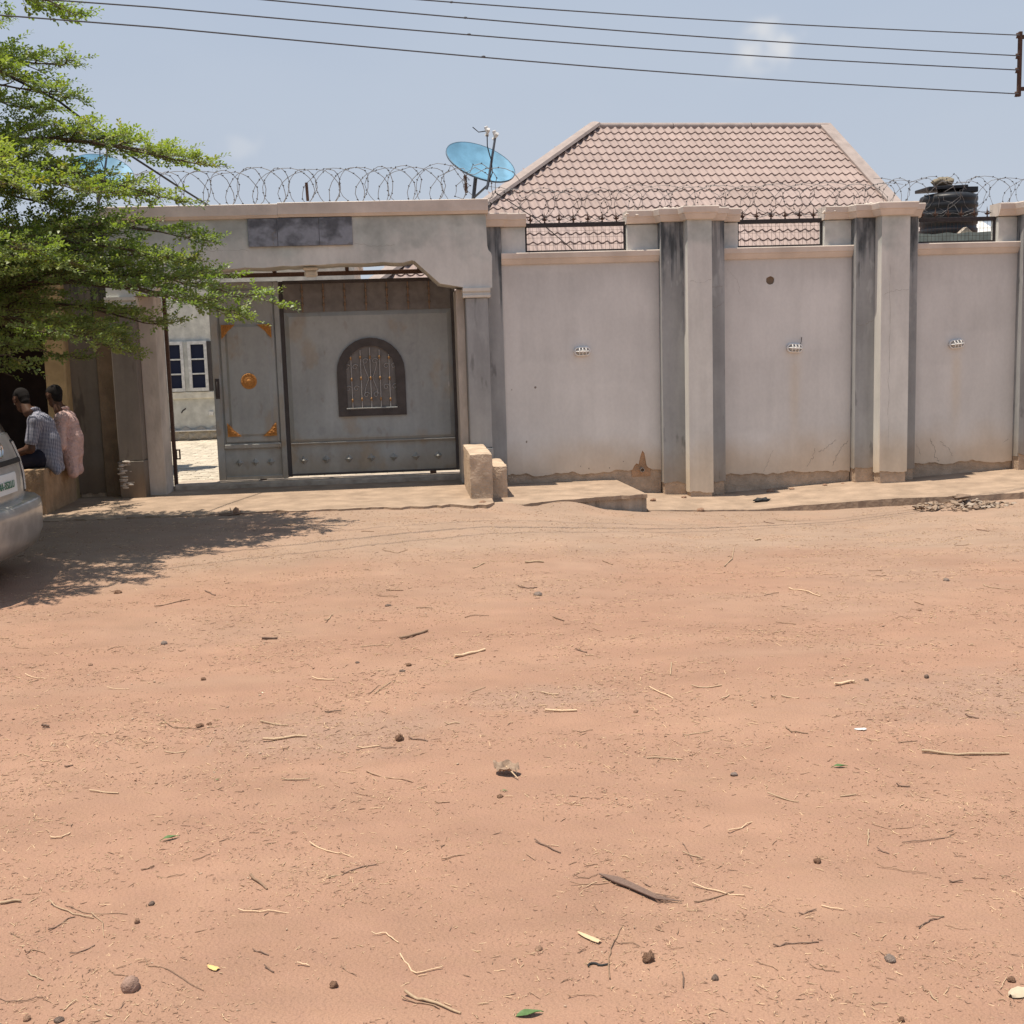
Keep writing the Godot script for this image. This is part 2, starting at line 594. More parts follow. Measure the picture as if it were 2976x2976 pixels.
	M.dish = surf(lin(0.16, 0.345, 0.49), 0.55, noise_tex(17, 0.006, 5, 0.86, 1.0, 512), Vector3(1.1, 1.1, 1.1))
	M.dish_back = surf(lin(0.09, 0.14, 0.19), 0.5)
	M.galv = surf(lin(0.14, 0.15, 0.17), 0.5, mott, Vector3(4, 4, 4), null, 0.0, 0.3)
	M.tank = surf(lin(0.028, 0.03, 0.034), 0.42, mott, Vector3(1, 1, 1))
	M.sack = surf(lin(0.33, 0.28, 0.20), 0.95, mott, Vector3(3, 3, 3), grit, 1.0)
	M.green_wall = surf(lin(0.42, 0.46, 0.38), 0.92, mott, Vector3(0.8, 0.8, 0.8))
	M.bark = surf(lin(0.16, 0.125, 0.09), 0.95, mott, Vector3(3, 1, 3), grit, 1.0)
	M.car = surf(lin(0.58, 0.565, 0.53), 0.34, noise_tex(18, 0.006, 5, 0.88, 1.0, 512), Vector3(1, 1, 1), null, 0.0, 0.55)
	M.car.clearcoat_enabled = true
	M.car.clearcoat = 0.6
	M.car.clearcoat_roughness = 0.15
	M.car_dark = surf(lin(0.03, 0.03, 0.03), 0.6)
	M.car_glass = surf(lin(0.02, 0.022, 0.025), 0.08)
	M.chrome = surf(lin(0.75, 0.75, 0.75), 0.15, null, Vector3.ONE, null, 0.0, 1.0)
	M.lamp_clear = surf(lin(0.78, 0.75, 0.68), 0.2)
	M.lamp_glass = surf(lin(0.42, 0.40, 0.37), 0.25)
	M.cage = surf(lin(0.80, 0.79, 0.76), 0.6)
	M.plate = surf(lin(0.70, 0.72, 0.69), 0.5)
	M.plate_text = surf(lin(0.03, 0.16, 0.09), 0.5)
	M.skin = surf(lin(0.085, 0.042, 0.026), 0.55)
	M.hair = surf(lin(0.012, 0.010, 0.010), 0.95)
	M.trousers = surf(lin(0.022, 0.022, 0.035), 0.95)
	M.pink = surf(lin(0.68, 0.47, 0.43), 0.95, mott, Vector3(2.5, 2.5, 2.5), noise_tex(19, 0.012, 4, 0.0, 1.0, 512), 1.0)
	M.plaid = surf(Color(1, 1, 1), 0.95)
	M.plaid.albedo_texture = plaid_tex()
	M.plaid.uv1_triplanar = true
	M.plaid.uv1_world_triplanar = true
	M.plaid.uv1_scale = Vector3(9, 9, 9)
	M.glass = StandardMaterial3D.new()
	M.glass.transparency = BaseMaterial3D.TRANSPARENCY_ALPHA
	M.glass.albedo_color = Color(0.85, 0.85, 0.8, 0.35)
	M.glass.roughness = 0.15
	M.leaf = StandardMaterial3D.new()
	M.leaf.vertex_color_use_as_albedo = true
	M.leaf.albedo_color = Color(1, 1, 1)
	M.leaf.roughness = 0.42
	M.leaf.metallic_specular = 0.5
	M.leaf.backlight_enabled = true
	M.leaf.backlight = Color(0.92, 1.0, 0.45)
	M.leaf.cull_mode = BaseMaterial3D.CULL_DISABLED
	M.tint = surf(Color(1, 1, 1), 0.95)
	M.tint.vertex_color_use_as_albedo = true

func wall_surf(col: Color, tex: Texture2D, x0: float, grit: Texture2D) -> StandardMaterial3D:   # a stain map laid 12 m along the wall and 4 m up it
	var m := surf(col, 0.93, tex, Vector3(1.0 / 12.0, 0.25, 1.0 / 12.0))
	m.uv1_offset = Vector3(x0 / 12.0, 0.2, 0.1)
	return m

func wall_image(kind: int) -> ImageTexture:
	var W := 1536
	var H := 512
	var im := Image.create(W, H, false, Image.FORMAT_RGB8)
	var f := FastNoiseLite.new()
	f.seed = 100 + kind
	f.frequency = 1.0
	f.fractal_octaves = 5
	f.fractal_gain = 0.56
	var g := FastNoiseLite.new()
	g.seed = 200 + kind
	g.frequency = 1.0
	g.fractal_octaves = 4
	var x0: float = [0.0, -3.5, -3.8, -3.8, -3.8][kind]
	for j in H:
		var y := 3.2 - 4.0 * (j + 0.5) / H
		for i in W:
			var x := x0 + 12.0 * (i + 0.5) / W
			var n := f.get_noise_2d(x * 1.1, y * 0.9)
			var s := g.get_noise_2d(x * 6.5, y * 0.55)
			var fine := g.get_noise_2d(x * 22.0, y * 14.0)
			var c := Color(1, 1, 1)
			if kind == 0:
				var k := 0.955 + 0.045 * n + 0.018 * s + 0.018 * fine
				k -= 0.07 * smoothstep(2.05, 2.55, y + 0.25 * s)
				for q in [[1.75, 1.9, 0.32, 0.5, -0.025], [2.6, 0.75, 0.3, 0.35, 0.02], [4.2, 0.9, 0.25, 0.42, -0.022], [5.05, 1.85, 0.22, 0.4, 0.02], [6.95, 1.9, 0.35, 0.3, -0.02], [6.5, 0.9, 0.2, 0.3, 0.018]]:   # areas floated separately
					var bx := maxf(absf(x - q[0]) - q[2], absf(y - q[1]) - q[3]) + 0.05 * f.get_noise_2d(x * 6.0, y * 6.0)
					k += q[4] * smoothstep(0.05, -0.03, bx)
				c = Color(k, k, k)
				var dust := smoothstep(0.55, 0.0, y + 0.16 * n)
				c = c * Color(1, 1, 1).lerp(Color(0.98, 0.915, 0.84), dust)
				for q in [4.716, 6.73]:
					var d: float = (x - q - 0.01) / (0.06 + 0.03 * s)
					c = c * Color(1, 1, 1).lerp(Color(1.0, 0.975, 0.94), exp(-d * d) * smoothstep(1.42, 1.2, y) * smoothstep(0.2, 0.9, y))
			elif kind == 1:
				var k := 0.945 + 0.075 * n + 0.035 * s + 0.02 * fine
				var top := smoothstep(2.55, 3.0, y + 0.35 * f.get_noise_2d(x * 1.7 + 30.0, y * 2.0))
				k -= 0.12 * top * (0.5 + 0.9 * clampf(f.get_noise_2d(x * 2.6, y * 3.0) + 0.4, 0.0, 1.0))
				c = Color(k, k, k) * Color(1, 1, 1).lerp(Color(0.97, 1.0, 1.0), top)
				c = c * Color(1, 1, 1).lerp(Color(0.99, 0.93, 0.86), smoothstep(0.5, 0.0, y + 0.2 * n))
			elif kind == 2:
				var k := 0.90 + 0.10 * n + 0.06 * s + 0.02 * fine
				var low := 2.35 + 0.75 * g.get_noise_2d(x * 7.0, 3.0) + 0.5 * g.get_noise_2d(x * 19.0, 9.0)
				var grime := smoothstep(low, low + 0.45, y) * clampf(0.75 + 1.5 * f.get_noise_2d(x * 5.0, y * 1.6), 0.0, 1.0)
				k *= 1.0 - 0.42 * grime
				var pale := smoothstep(0.25, 0.5, g.get_noise_2d(x * 8.0 + 50.0, y * 2.4)) * smoothstep(1.2, 2.4, y)
				k += 0.10 * pale
				k *= 1.0 - 0.18 * smoothstep(0.35, 0.6, f.get_noise_2d(x * 4.0 + 9.0, y * 1.0))
				c = Color(k, k, k) * Color(1, 1, 1).lerp(Color(0.95, 0.99, 1.02), grime)
				c = c * Color(1, 1, 1).lerp(Color(1.0, 0.94, 0.88), smoothstep(0.5, 0.0, y + 0.2 * n))
			elif kind == 4:   # sprayed gate: brown dust at the foot and along the folds, faint rubbed patches
				var k := 0.93 + 0.09 * n + 0.04 * s + 0.025 * fine
				k -= 0.04 * smoothstep(0.3, 0.55, f.get_noise_2d(x * 2.4 + 11.0, y * 2.0))
				c = Color(k, k, k)
				var dust := smoothstep(0.62, 0.1, y + 0.22 * n) * 0.8 + 0.5 * exp(-pow((y - 0.50) / 0.05, 2.0)) + 0.5 * smoothstep(0.1, 0.45, f.get_noise_2d(x * 1.3 + 60.0, y * 1.1))
				c = c * Color(1, 1, 1).lerp(Color(1.0, 0.90, 0.80), clampf(dust, 0.0, 1.0))
				var rustv := smoothstep(0.42, 0.6, g.get_noise_2d(x * 5.0 + 20.0, y * 2.2))
				c = c.lerp(Color(0.62, 0.47, 0.36), rustv * 0.14)
			else:
				var edge := smoothstep(2.84, 3.06, y + 0.10 * n) + 0.5 * smoothstep(0.08, 0.0, absf(x + 1.32) + 0.05 * n) + 0.35 * smoothstep(2.83, 2.76, y)
				var grime := clampf(edge * 0.8 + 1.5 * f.get_noise_2d(x * 3.4, y * 4.5), 0.0, 1.0)
				var k := 0.95 + 0.05 * fine - 0.30 * grime
				c = Color(k, k, k * 1.02)
			im.set_pixel(i, j, Color(clampf(c.r, 0, 1), clampf(c.g, 0, 1), clampf(c.b, 0, 1)))
	return ImageTexture.create_from_image(im)

func plaid_tex() -> ImageTexture:
	var im := Image.create(128, 128, false, Image.FORMAT_RGB8)
	for y in 128:
		for x in 128:
			var a := 1.0 if (x / 8) % 2 == 0 else 0.0
			var b := 1.0 if (y / 8) % 2 == 0 else 0.0
			var t := (a + b) * 0.5
			im.set_pixel(x, y, Color(0.16, 0.17, 0.27).lerp(Color(0.80, 0.80, 0.83), 1.0 - t))
	return ImageTexture.create_from_image(im)

func grid_steps(lo: float, hi: float, fine: float, a: float, b: float) -> Array:   # fine steps between a and b, growing outside
	var out := []
	var x := a
	var s := fine
	while x > lo:
		s *= 1.35
		x -= s
		out.push_front(maxf(x, lo))
	x = a
	while x < b:
		out.append(x)
		x += fine
	s = fine
	while x < hi:
		out.append(x)
		s *= 1.35
		x += s
	out.append(hi)
	return out

func make_ground() -> void:
	var xs := grid_steps(-260.0, 260.0, 0.045, -5.2, 8.4)
	var zs := []
	for z in grid_steps(-500.0, 12.6, 0.05, 0.6, 9.0):
		if z < 9.0: zs.append(z)
	for z in grid_steps(9.0, 260.0, 0.032, 9.0, 12.4): zs.append(z)
	var f := FastNoiseLite.new()
	f.seed = 3
	f.frequency = 0.55
	f.fractal_octaves = 4
	var f2 := FastNoiseLite.new()
	f2.seed = 8
	f2.frequency = 4.5
	f2.fractal_octaves = 4
	f2.fractal_gain = 0.6
	var fc := FastNoiseLite.new()
	fc.seed = 21
	fc.frequency = 0.32
	fc.fractal_octaves = 4
	var W := xs.size()
	var H := zs.size()
	var v := PackedVector3Array()
	var cc := PackedColorArray()
	v.resize(W * H)
	cc.resize(W * H)
	for j in H:
		for i in W:
			var x: float = xs[i]
			var z: float = zs[j]
			var y := dirt(x, z)
			var lim := 2.0 if x < 0.9 else (1.5 if x < 2.6 else pave_z(x))
			var under := smoothstep(lim + 0.02, lim - 0.25, z)
			y -= 0.35 * under
			if z > -1.0 and absf(x) < 30.0 and z < 30.0:
				y += (f.get_noise_2d(x, z) * 0.016 + f2.get_noise_2d(x, z) * 0.010 + f2.get_noise_2d(x * 2.7 + 5.0, z * 2.7) * 0.004) * (1.0 - under) * (1.0 - 0.75 * smoothstep(3.2, 2.0, z))
				# soft wheel ruts that run along the road
				y -= 0.012 * (exp(-pow((z - 5.2 - 0.05 * x) / 0.16, 2.0)) + exp(-pow((z - 6.9 - 0.04 * x) / 0.2, 2.0)))
			v[j * W + i] = Vector3(x, y, z)
			var t := smoothstep(7.2, 3.0, z + fc.get_noise_2d(x, z) * 2.6 - 0.12 * (x - 1.5))
			var orange := Color(0.378, 0.228, 0.158)
			var beige := Color(0.385, 0.275, 0.203)
			var q := orange.lerp(beige, t)
			var g := clampf(fc.get_noise_2d(x * 2.3 + 40.0, z * 3.2) * 1.3, -0.5, 0.6)
			q = q.lerp(Color(0.43, 0.275, 0.19), clampf(g, 0.0, 1.0) * 0.5)
			q = q * (1.0 + 0.09 * fc.get_noise_2d(x * 1.6 + 70.0, z * 3.0) + 0.10 * fc.get_noise_2d(x * 5.5, z * 12.0 + 9.0))
			var rut := 0.0
			for k in [[4.35, 0.05, 0.10], [4.62, 0.05, 0.07], [6.05, 0.035, 0.10], [6.3, 0.04, 0.08], [7.9, -0.03, 0.12]]:
				rut += exp(-pow((z - k[0] - k[1] * x - 0.08 * fc.get_noise_2d(x * 0.8, k[0])) / k[2], 2.0)) * clampf(0.5 + 1.5 * fc.get_noise_2d(x * 1.5, k[0] * 7.0), 0.0, 1.0)
			q = q.lerp(Color(0.37, 0.245, 0.175), clampf(rut, 0.0, 1.0) * 0.45)
			q = q * (1.0 + 0.05 * f2.get_noise_2d(x * 0.7, z * 1.2))
			# grey gritty patches
			for k in [[-0.35, 8.9, 0.75, 0.42], [0.62, 8.55, 0.55, 0.3], [3.2, 8.9, 1.4, 0.6], [-2.6, 9.6, 0.9, 0.5]]:
				var e := Vector2((x - k[0]) / k[2], (z - k[1]) / k[3]).length() + f2.get_noise_2d(x * 0.8, z * 0.8) * 0.5
				q = q.lerp(Color(0.37, 0.265, 0.205), smoothstep(1.1, 0.3, e) * 0.38)
			cc[j * W + i] = q
	var idx := PackedInt32Array()
	for j in H - 1:
		for i in W - 1:
			var a := j * W + i
			idx.append_array(PackedInt32Array([a, a + 1, a + W + 1, a, a + W + 1, a + W]))
	var nn := PackedVector3Array()
	nn.resize(W * H)
	for j in H:
		for i in W:
			var du := v[j * W + mini(i + 1, W - 1)] - v[j * W + maxi(i - 1, 0)]
			var dv := v[mini(j + 1, H - 1) * W + i] - v[maxi(j - 1, 0) * W + i]
			nn[j * W + i] = dv.cross(du).normalized()
	var a := []
	a.resize(Mesh.ARRAY_MAX)
	a[Mesh.ARRAY_VERTEX] = v
	a[Mesh.ARRAY_NORMAL] = nn
	a[Mesh.ARRAY_COLOR] = cc
	a[Mesh.ARRAY_INDEX] = idx
	var m := ArrayMesh.new()
	m.add_surface_from_arrays(Mesh.PRIMITIVE_TRIANGLES, a)
	var mt := surf(Color(1, 1, 1), 0.97, noise_tex(31, 0.16, 4, 0.86, 1.0, 2048, Color(1, 0.985, 0.97), 0.1, 0.9), Vector3(0.45, 0.45, 0.45), noise_tex(32, 0.11, 4, 0.0, 1.0, 1024, Color(1, 1, 1), 0.1, 0.9), 0.5)
	mt.vertex_color_use_as_albedo = true
	tag(put("ground", m, mt), "red laterite dirt road strewn with dry straw", "", "", "structure")
	# raised sandy apron before the gate, its front edge broken
	var b := MB.new()
	var poly := PackedVector2Array([Vector2(0.93, 0.6), Vector2(-5.6, 0.6)])
	for p in ragged(-5.6, 0.9, -2.02, 0.12, 4, 0.045):
		poly.append(Vector2(p.x, p.y - 0.10 * smoothstep(-0.6, 0.9, p.x)))
	b.extrude(poly, -0.4, 0.0, Transform3D(Basis(Vector3.RIGHT, -PI / 2), Vector3.ZERO))
	struct("gate_apron", b, M.sand_concrete, "sandy concrete apron with a broken front edge before the gate")
	# a loose sandy skirt that the apron's edge sinks into
	# slab before the first bay
	b = MB.new()
	poly = PackedVector2Array([Vector2(2.52, 0.1), Vector2(0.93, 0.1)])
	for p in ragged(0.93, 2.6, -1.5, 0.07, 14, 0.04):
		poly.append(Vector2(p.x, p.y - 0.42 * (1.0 - smoothstep(0.9, 2.6, p.x))))
	b.extrude(poly, -0.085, -0.045, Transform3D(Basis(Vector3.RIGHT, -PI / 2), Vector3.ZERO))
	var low := PackedVector2Array()
	for p in poly: low.append(Vector2(p.x, p.y + (0.05 if p.y < -0.5 else 0.0)))
	var b2 := MB.new()
	b2.extrude(low, -0.5, -0.0852, Transform3D(Basis(Vector3.RIGHT, -PI / 2), Vector3.ZERO))
	var sl := struct("concrete_slab", b, M.sand_concrete, "cracked concrete slab stepping up beside the square block")
	obj("slab_side", b2, M.concrete, sl)
	# pavement along the wall
	b = MB.new()
	var rows := []
	var fr := FastNoiseLite.new()
	fr.seed = 77
	fr.frequency = 1.7
	fr.fractal_octaves = 4
	for i in 200:
		var x := 2.5 + 9.0 * i / 199.0
		var e := pave_z(x) + fr.get_noise_1d(x * 3.0) * 0.035
		var y := pave_y(x)
		rows.append(PackedVector3Array([Vector3(x, y + 0.01, -0.05), Vector3(x, y + 0.004, 0.6), Vector3(x, y - 0.012, e - 0.02), Vector3(x, y - 0.022, e), Vector3(x, y - 0.5, e + 0.015)]))
	for i in rows.size() - 1:
		for j in 4:
			b.quad(rows[i][j], rows[i][j + 1], rows[i + 1][j + 1], rows[i + 1][j])
	struct("pavement", b, M.sand_concrete, "sandy concrete pavement with a low kerb along the wall")

func wall_xf(x: float, y: float, z: float) -> Transform3D:
	return Transform3D(Basis.IDENTITY, Vector3(x, y, z))

const CORNICE := [Vector2(0.0, 0.0), Vector2(0.022, 0.004), Vector2(0.05, 0.05), Vector2(0.052, 0.062), Vector2(0.066, 0.068), Vector2(0.075, 0.125), Vector2(0.07, 0.135)]

func profile(y: float, h: float, out := 1.0) -> Array:
	var o := []
	for q in CORNICE: o.append(Vector2(q.x * out, y + q.y / 0.135 * h))
	return o

func skin_front(x0: float, x1: float, ylow: float, ytop: float, z0: float, z1: float, sd: int, holes := []) -> MB:
	var b := MB.new()
	var p: Array = ragged(x0, x1, ylow, 0.03, sd, 0.025)
	p.append(Vector2(x1, ytop))
	p.append(Vector2(x0, ytop))
	var pp := PackedVector2Array(p)
	if sd == 41:   # plaster knocked off above the pipe
		for i in pp.size() - 2:
			var x := pp[i].x
			pp[i].y += 0.10 * exp(-pow((x - 2.83) / 0.088, 6.0)) + 0.115 * exp(-pow((x - 2.85) / 0.036, 6.0)) + 0.02 * sin(x * 190.0) * exp(-pow((x - 2.84) / 0.09, 4.0)) + 0.012 * sin(x * 410.0 + 1.0) * exp(-pow((x - 2.84) / 0.09, 4.0))
	for h in holes: pp = with_hole(Array(pp), h)
	b.extrude(pp, z0, z1)
	return b

func pillar(t: Node3D, x0: float, x1: float, zb: float, zf: float, ybot: float, ylow: float, ytop: float, m: Material, sd: int, called: String) -> void:
	var b := MB.new()
	b.box(Vector3(x0 + 0.012, ybot, zb), Vector3(x1 - 0.012, ytop - 0.002, zf - 0.014), 0.004)
	var core := obj(called, b, M.core, t)
	var s := MB.new()
	var p := PackedVector2Array(ragged(x0, x1, ylow, 0.03, sd, 0.02))
	p.append(Vector2(x1, ytop)); p.append(Vector2(x0, ytop))
	s.extrude(p, zf - 0.016, zf)
	for k in [[x0, 1.0], [x1 - 0.014, 1.0]]:
		var q := PackedVector2Array()
		for r in ragged(-zf + 0.0162, -zb, ylow, 0.02, sd + 3, 0.02): q.append(r)
		q.append(Vector2(-zb, ytop)); q.append(Vector2(-zf + 0.0162, ytop))
		# polygon lies in (-z, y); x runs across its thickness
		s.extrude(q, 0.0, 0.014, Transform3D(Basis(Vector3(0, 0, -1), Vector3(0, 1, 0), Vector3(1, 0, 0)), Vector3(k[0], 0, 0)))
	obj("plaster", s, m, core)

func crack(pts: Array, z: float, w: float, parent: Node, sd: int) -> void:
	var r := RandomNumberGenerator.new()
	r.seed = sd
	var fine := []
	for i in pts.size() - 1:
		for k in 7: fine.append(pts[i].lerp(pts[i + 1], k / 7.0) + Vector2(r.randf_range(-1, 1), r.randf_range(-1, 1)) * 0.012)
	fine.append(pts[-1])
	var b := MB.new()
	for i in fine.size() - 1:
		var d: Vector2 = (fine[i + 1] - fine[i]).normalized()
		var n := Vector2(-d.y, d.x) * w * r.randf_range(0.2, 0.65)
		b.quad(Vector3(fine[i].x + n.x, fine[i].y + n.y, z), Vector3(fine[i].x - n.x, fine[i].y - n.y, z), Vector3(fine[i + 1].x - n.x, fine[i + 1].y - n.y, z), Vector3(fine[i + 1].x + n.x, fine[i + 1].y + n.y, z))
	obj("crack", b, M.crack, parent)

func make_compound_wall() -> void:
	var t := thing("compound_wall", "grey plastered compound wall of recessed bays between dark piers and pale pilasters", "wall")
	# bays: x0, x1, height where the plaster stops, foot, seed
	var bays := [[1.22, 3.08, 0.05, -0.6, 41], [3.83, 5.42, -0.045, -0.6, 42], [6.17, 7.48, 0.0, -0.6, 43], [8.24, 11.4, 0.02, -0.6, 44]]
	for q in bays:
		var b := MB.new()
		b.box(Vector3(q[0], q[3], -0.2), Vector3(q[1], 2.515, -0.024))
		var core := obj("bay_panel", b, M.core, t)
		var holes := []
		if q[4] == 42: holes.append(blob(Vector2(4.424, 2.263), 0.052, 0.048, 7, 20, 0.08))
		obj("plaster", skin_front(q[0], q[1], q[2], 2.515, -0.0242, 0.0, q[4], holes), M.wall, core)
		if q[4] == 41:
			var h := MB.new()
			h.box(Vector3(2.72, -0.02, -0.0235), Vector3(2.95, 0.30, -0.016), 0.002)
			obj("broken_patch", h, M.broken, core)
			h = MB.new()
			h.ring(blob(Vector2.ZERO, 0.028, 0.028, 1, 12, 0.0), blob(Vector2.ZERO, 0.02, 0.02, 1, 12, 0.0), -0.06, 0.03)
			obj("pipe_stub", h, M.concrete, core).position = Vector3(2.845, 0.06, 0.0)
		if q[4] == 42:
			var hb := MB.new()
			hb.extrude(PackedVector2Array(blob(Vector2(4.424, 2.263), 0.06, 0.056, 7, 20, 0.0)), -0.0238, -0.0225)  # dark disc stands in for the shade inside the hole
			obj("hole_shade_disc", hb, M.brown_wall, core)
			crack([Vector2(5.40, 0.32), Vector2(5.30, 0.22), Vector2(5.24, 0.12), Vector2(5.2, 0.02)], 0.0015, 0.005, core, 1)
			crack([Vector2(5.25, 0.33), Vector2(5.17, 0.28), Vector2(5.08, 0.21), Vector2(5.02, 0.2)], 0.0015, 0.004, core, 2)
			crack([Vector2(4.98, 0.24), Vector2(4.95, 0.12), Vector2(4.88, 0.02)], 0.0015, 0.004, core, 3)
			crack([Vector2(4.45, 0.24), Vector2(4.4, 0.1), Vector2(4.34, -0.02)], 0.0015, 0.0025, core, 4)
			crack([Vector2(3.9, 2.4), Vector2(4.02, 2.28), Vector2(4.06, 2.1)], 0.0015, 0.0015, core, 5)
		if q[4] == 43:
			crack([Vector2(6.42, 0.3), Vector2(6.48, 0.2), Vector2(6.5, 0.08), Vector2(6.54, 0.02)], 0.0015, 0.005, core, 6)
			crack([Vector2(6.56, 0.26), Vector2(6.66, 0.18), Vector2(6.72, 0.08)], 0.0015, 0.004, core, 7)
			crack([Vector2(6.26, 0.24), Vector2(6.31, 0.1)], 0.0015, 0.003, core, 8)
			crack([Vector2(7.42, 0.27), Vector2(7.36, 0.22)], 0.0015, 0.003, core, 9)
		if q[4] == 41:
			for s in [[1.58, 1.09, 0.012], [1.3, 1.07, 0.006], [1.46, 0.45, 0.011], [2.62, 0.17, 0.006], [2.2, 0.10, 0.008], [2.1, 0.13, 0.006], [2.45, 0.1, 0.007]]:
				var h := MB.new()
				h.extrude(PackedVector2Array(blob(Vector2(s[0], s[1]), s[2], s[2] * 1.2, 3 + int(s[0] * 100), 9, 0.3)), 0.0002, 0.0016)
				obj("chip", h, M.crack, core)
	# cornices under the openings
	for q in [[1.22, 3.13], [3.835, 5.46], [6.175, 7.52], [8.245, 11.4]]:
		var b := MB.new()
		b.moulding([Vector2(q[0], 0.0), Vector2(q[1], 0.0)], profile(2.515, 0.135), -0.2)
		obj("cornice", b, M.cream, t)
	# short stubs of wall that carry the coping beside each opening
	for q in [[1.225, 1.51], [2.71, 3.08], [3.83, 4.04], [5.09, 5.42], [6.17, 6.25], [7.24, 7.48], [8.24, 8.45]]:
		var b := MB.new()
		b.box(Vector3(q[0], 2.652, -0.198), Vector3(q[1], 2.948, -0.012), 0.006)
		obj("wall_stub", b, M.portal, t)
	# dark piers, each with a pale pilaster
	var k := 0
	for q in [[3.08, 3.83, 3.345, 3.63, -0.16, -0.03], [5.42, 6.17, 5.65, 5.99, -0.08, 0.0], [7.48, 8.24, 7.74, 8.05, 0.0, 0.04]]:
		pillar(t, q[0], q[1], -0.19, 0.15, -0.6, q[4] + 0.06, 2.965, M.grime_wall if k != 0 else M.dark_wall, 60 + k, "pier")
		pillar(t, q[2], q[3], 0.151, 0.35, -0.6, q[4] - (0.04 if k == 0 else -0.03), 2.97, M.portal, 70 + k, "pilaster")
		k += 1
	var piers := t.get_children().filter(func(o): return o.name.begins_with("pi"))
	crack([Vector2(5.68, 2.05), Vector2(5.78, 2.09), Vector2(5.98, 2.1)], 0.3515, 0.0025, piers[3], 11)
	crack([Vector2(5.43, 1.72), Vector2(5.52, 1.70), Vector2(5.64, 1.76)], 0.1515, 0.003, piers[2], 12)
	crack([Vector2(3.64, 2.22), Vector2(3.72, 2.19), Vector2(3.82, 2.21)], 0.1515, 0.003, piers[0], 13)
	crack([Vector2(3.64, 1.98), Vector2(3.72, 1.95), Vector2(3.82, 2.02)], 0.1515, 0.003, piers[0], 14)
	crack([Vector2(3.37, 2.27), Vector2(3.5, 2.24), Vector2(3.62, 2.28)], 0.3515, 0.002, piers[1], 15)
	crack([Vector2(5.75, 2.4), Vector2(5.76, 1.6), Vector2(5.75, 0.8), Vector2(5.77, 0.2)], 0.3515, 0.002, piers[3], 16)
	# dark wall strip between gate portal and first bay, and its coping
	pillar(t, 1.03, 1.22, -0.19, 0.04, -0.6, 0.02, 2.95, M.dark_wall, 81, "pier")
	var cp := [
		[[Vector2(1.03, 0.06), Vector2(1.222, 0.06), Vector2(1.222, 0.0), Vector2(1.52, 0.0)], 2.95],
		[[Vector2(2.70, 0.0), Vector2(3.06, 0.0), Vector2(3.10, 0.16), Vector2(3.325, 0.16), Vector2(3.345, 0.36), Vector2(3.63, 0.36), Vector2(3.65, 0.16), Vector2(3.81, 0.16), Vector2(3.85, 0.0), Vector2(4.055, 0.0)], 2.955],
		[[Vector2(5.075, 0.0), Vector2(5.40, 0.0), Vector2(5.44, 0.16), Vector2(5.63, 0.16), Vector2(5.65, 0.36), Vector2(5.99, 0.36), Vector2(6.01, 0.16), Vector2(6.16, 0.16), Vector2(6.18, 0.0), Vector2(6.262, 0.0)], 2.955],
		[[Vector2(7.225, 0.0), Vector2(7.46, 0.0), Vector2(7.5, 0.16), Vector2(7.72, 0.16), Vector2(7.74, 0.36), Vector2(8.05, 0.36), Vector2(8.07, 0.16), Vector2(8.22, 0.16), Vector2(8.26, 0.0), Vector2(8.46, 0.0)], 2.955]]
	for q in cp:
		var b := MB.new()
		b.moulding(q[0], profile(q[1], 0.15, 1.0), -0.21)
		obj("coping", b, M.cream, t)
	# rough mortar left on the coping ends
	for q in [[2.69, 3.06, 0.02], [5.06, 3.05, 0.02], [7.22, 3.04, 0.02], [3.1, 3.11, 0.12], [5.5, 3.11, 0.12]]:
		var b := MB.new()
		var r := RandomNumberGenerator.new()
		r.seed = int(q[0] * 10)
		for j in 7:
			b.sphere(Vector3(q[0] + r.randf_range(0, 0.16), q[1] + r.randf_range(-0.02, 0.008), q[2] + r.randf_range(-0.03, 0.05)), Vector3(0.03, 0.014, 0.025) * r.randf_range(0.6, 1.2), 6)
		obj("mortar_lump", b, M.cream, t)

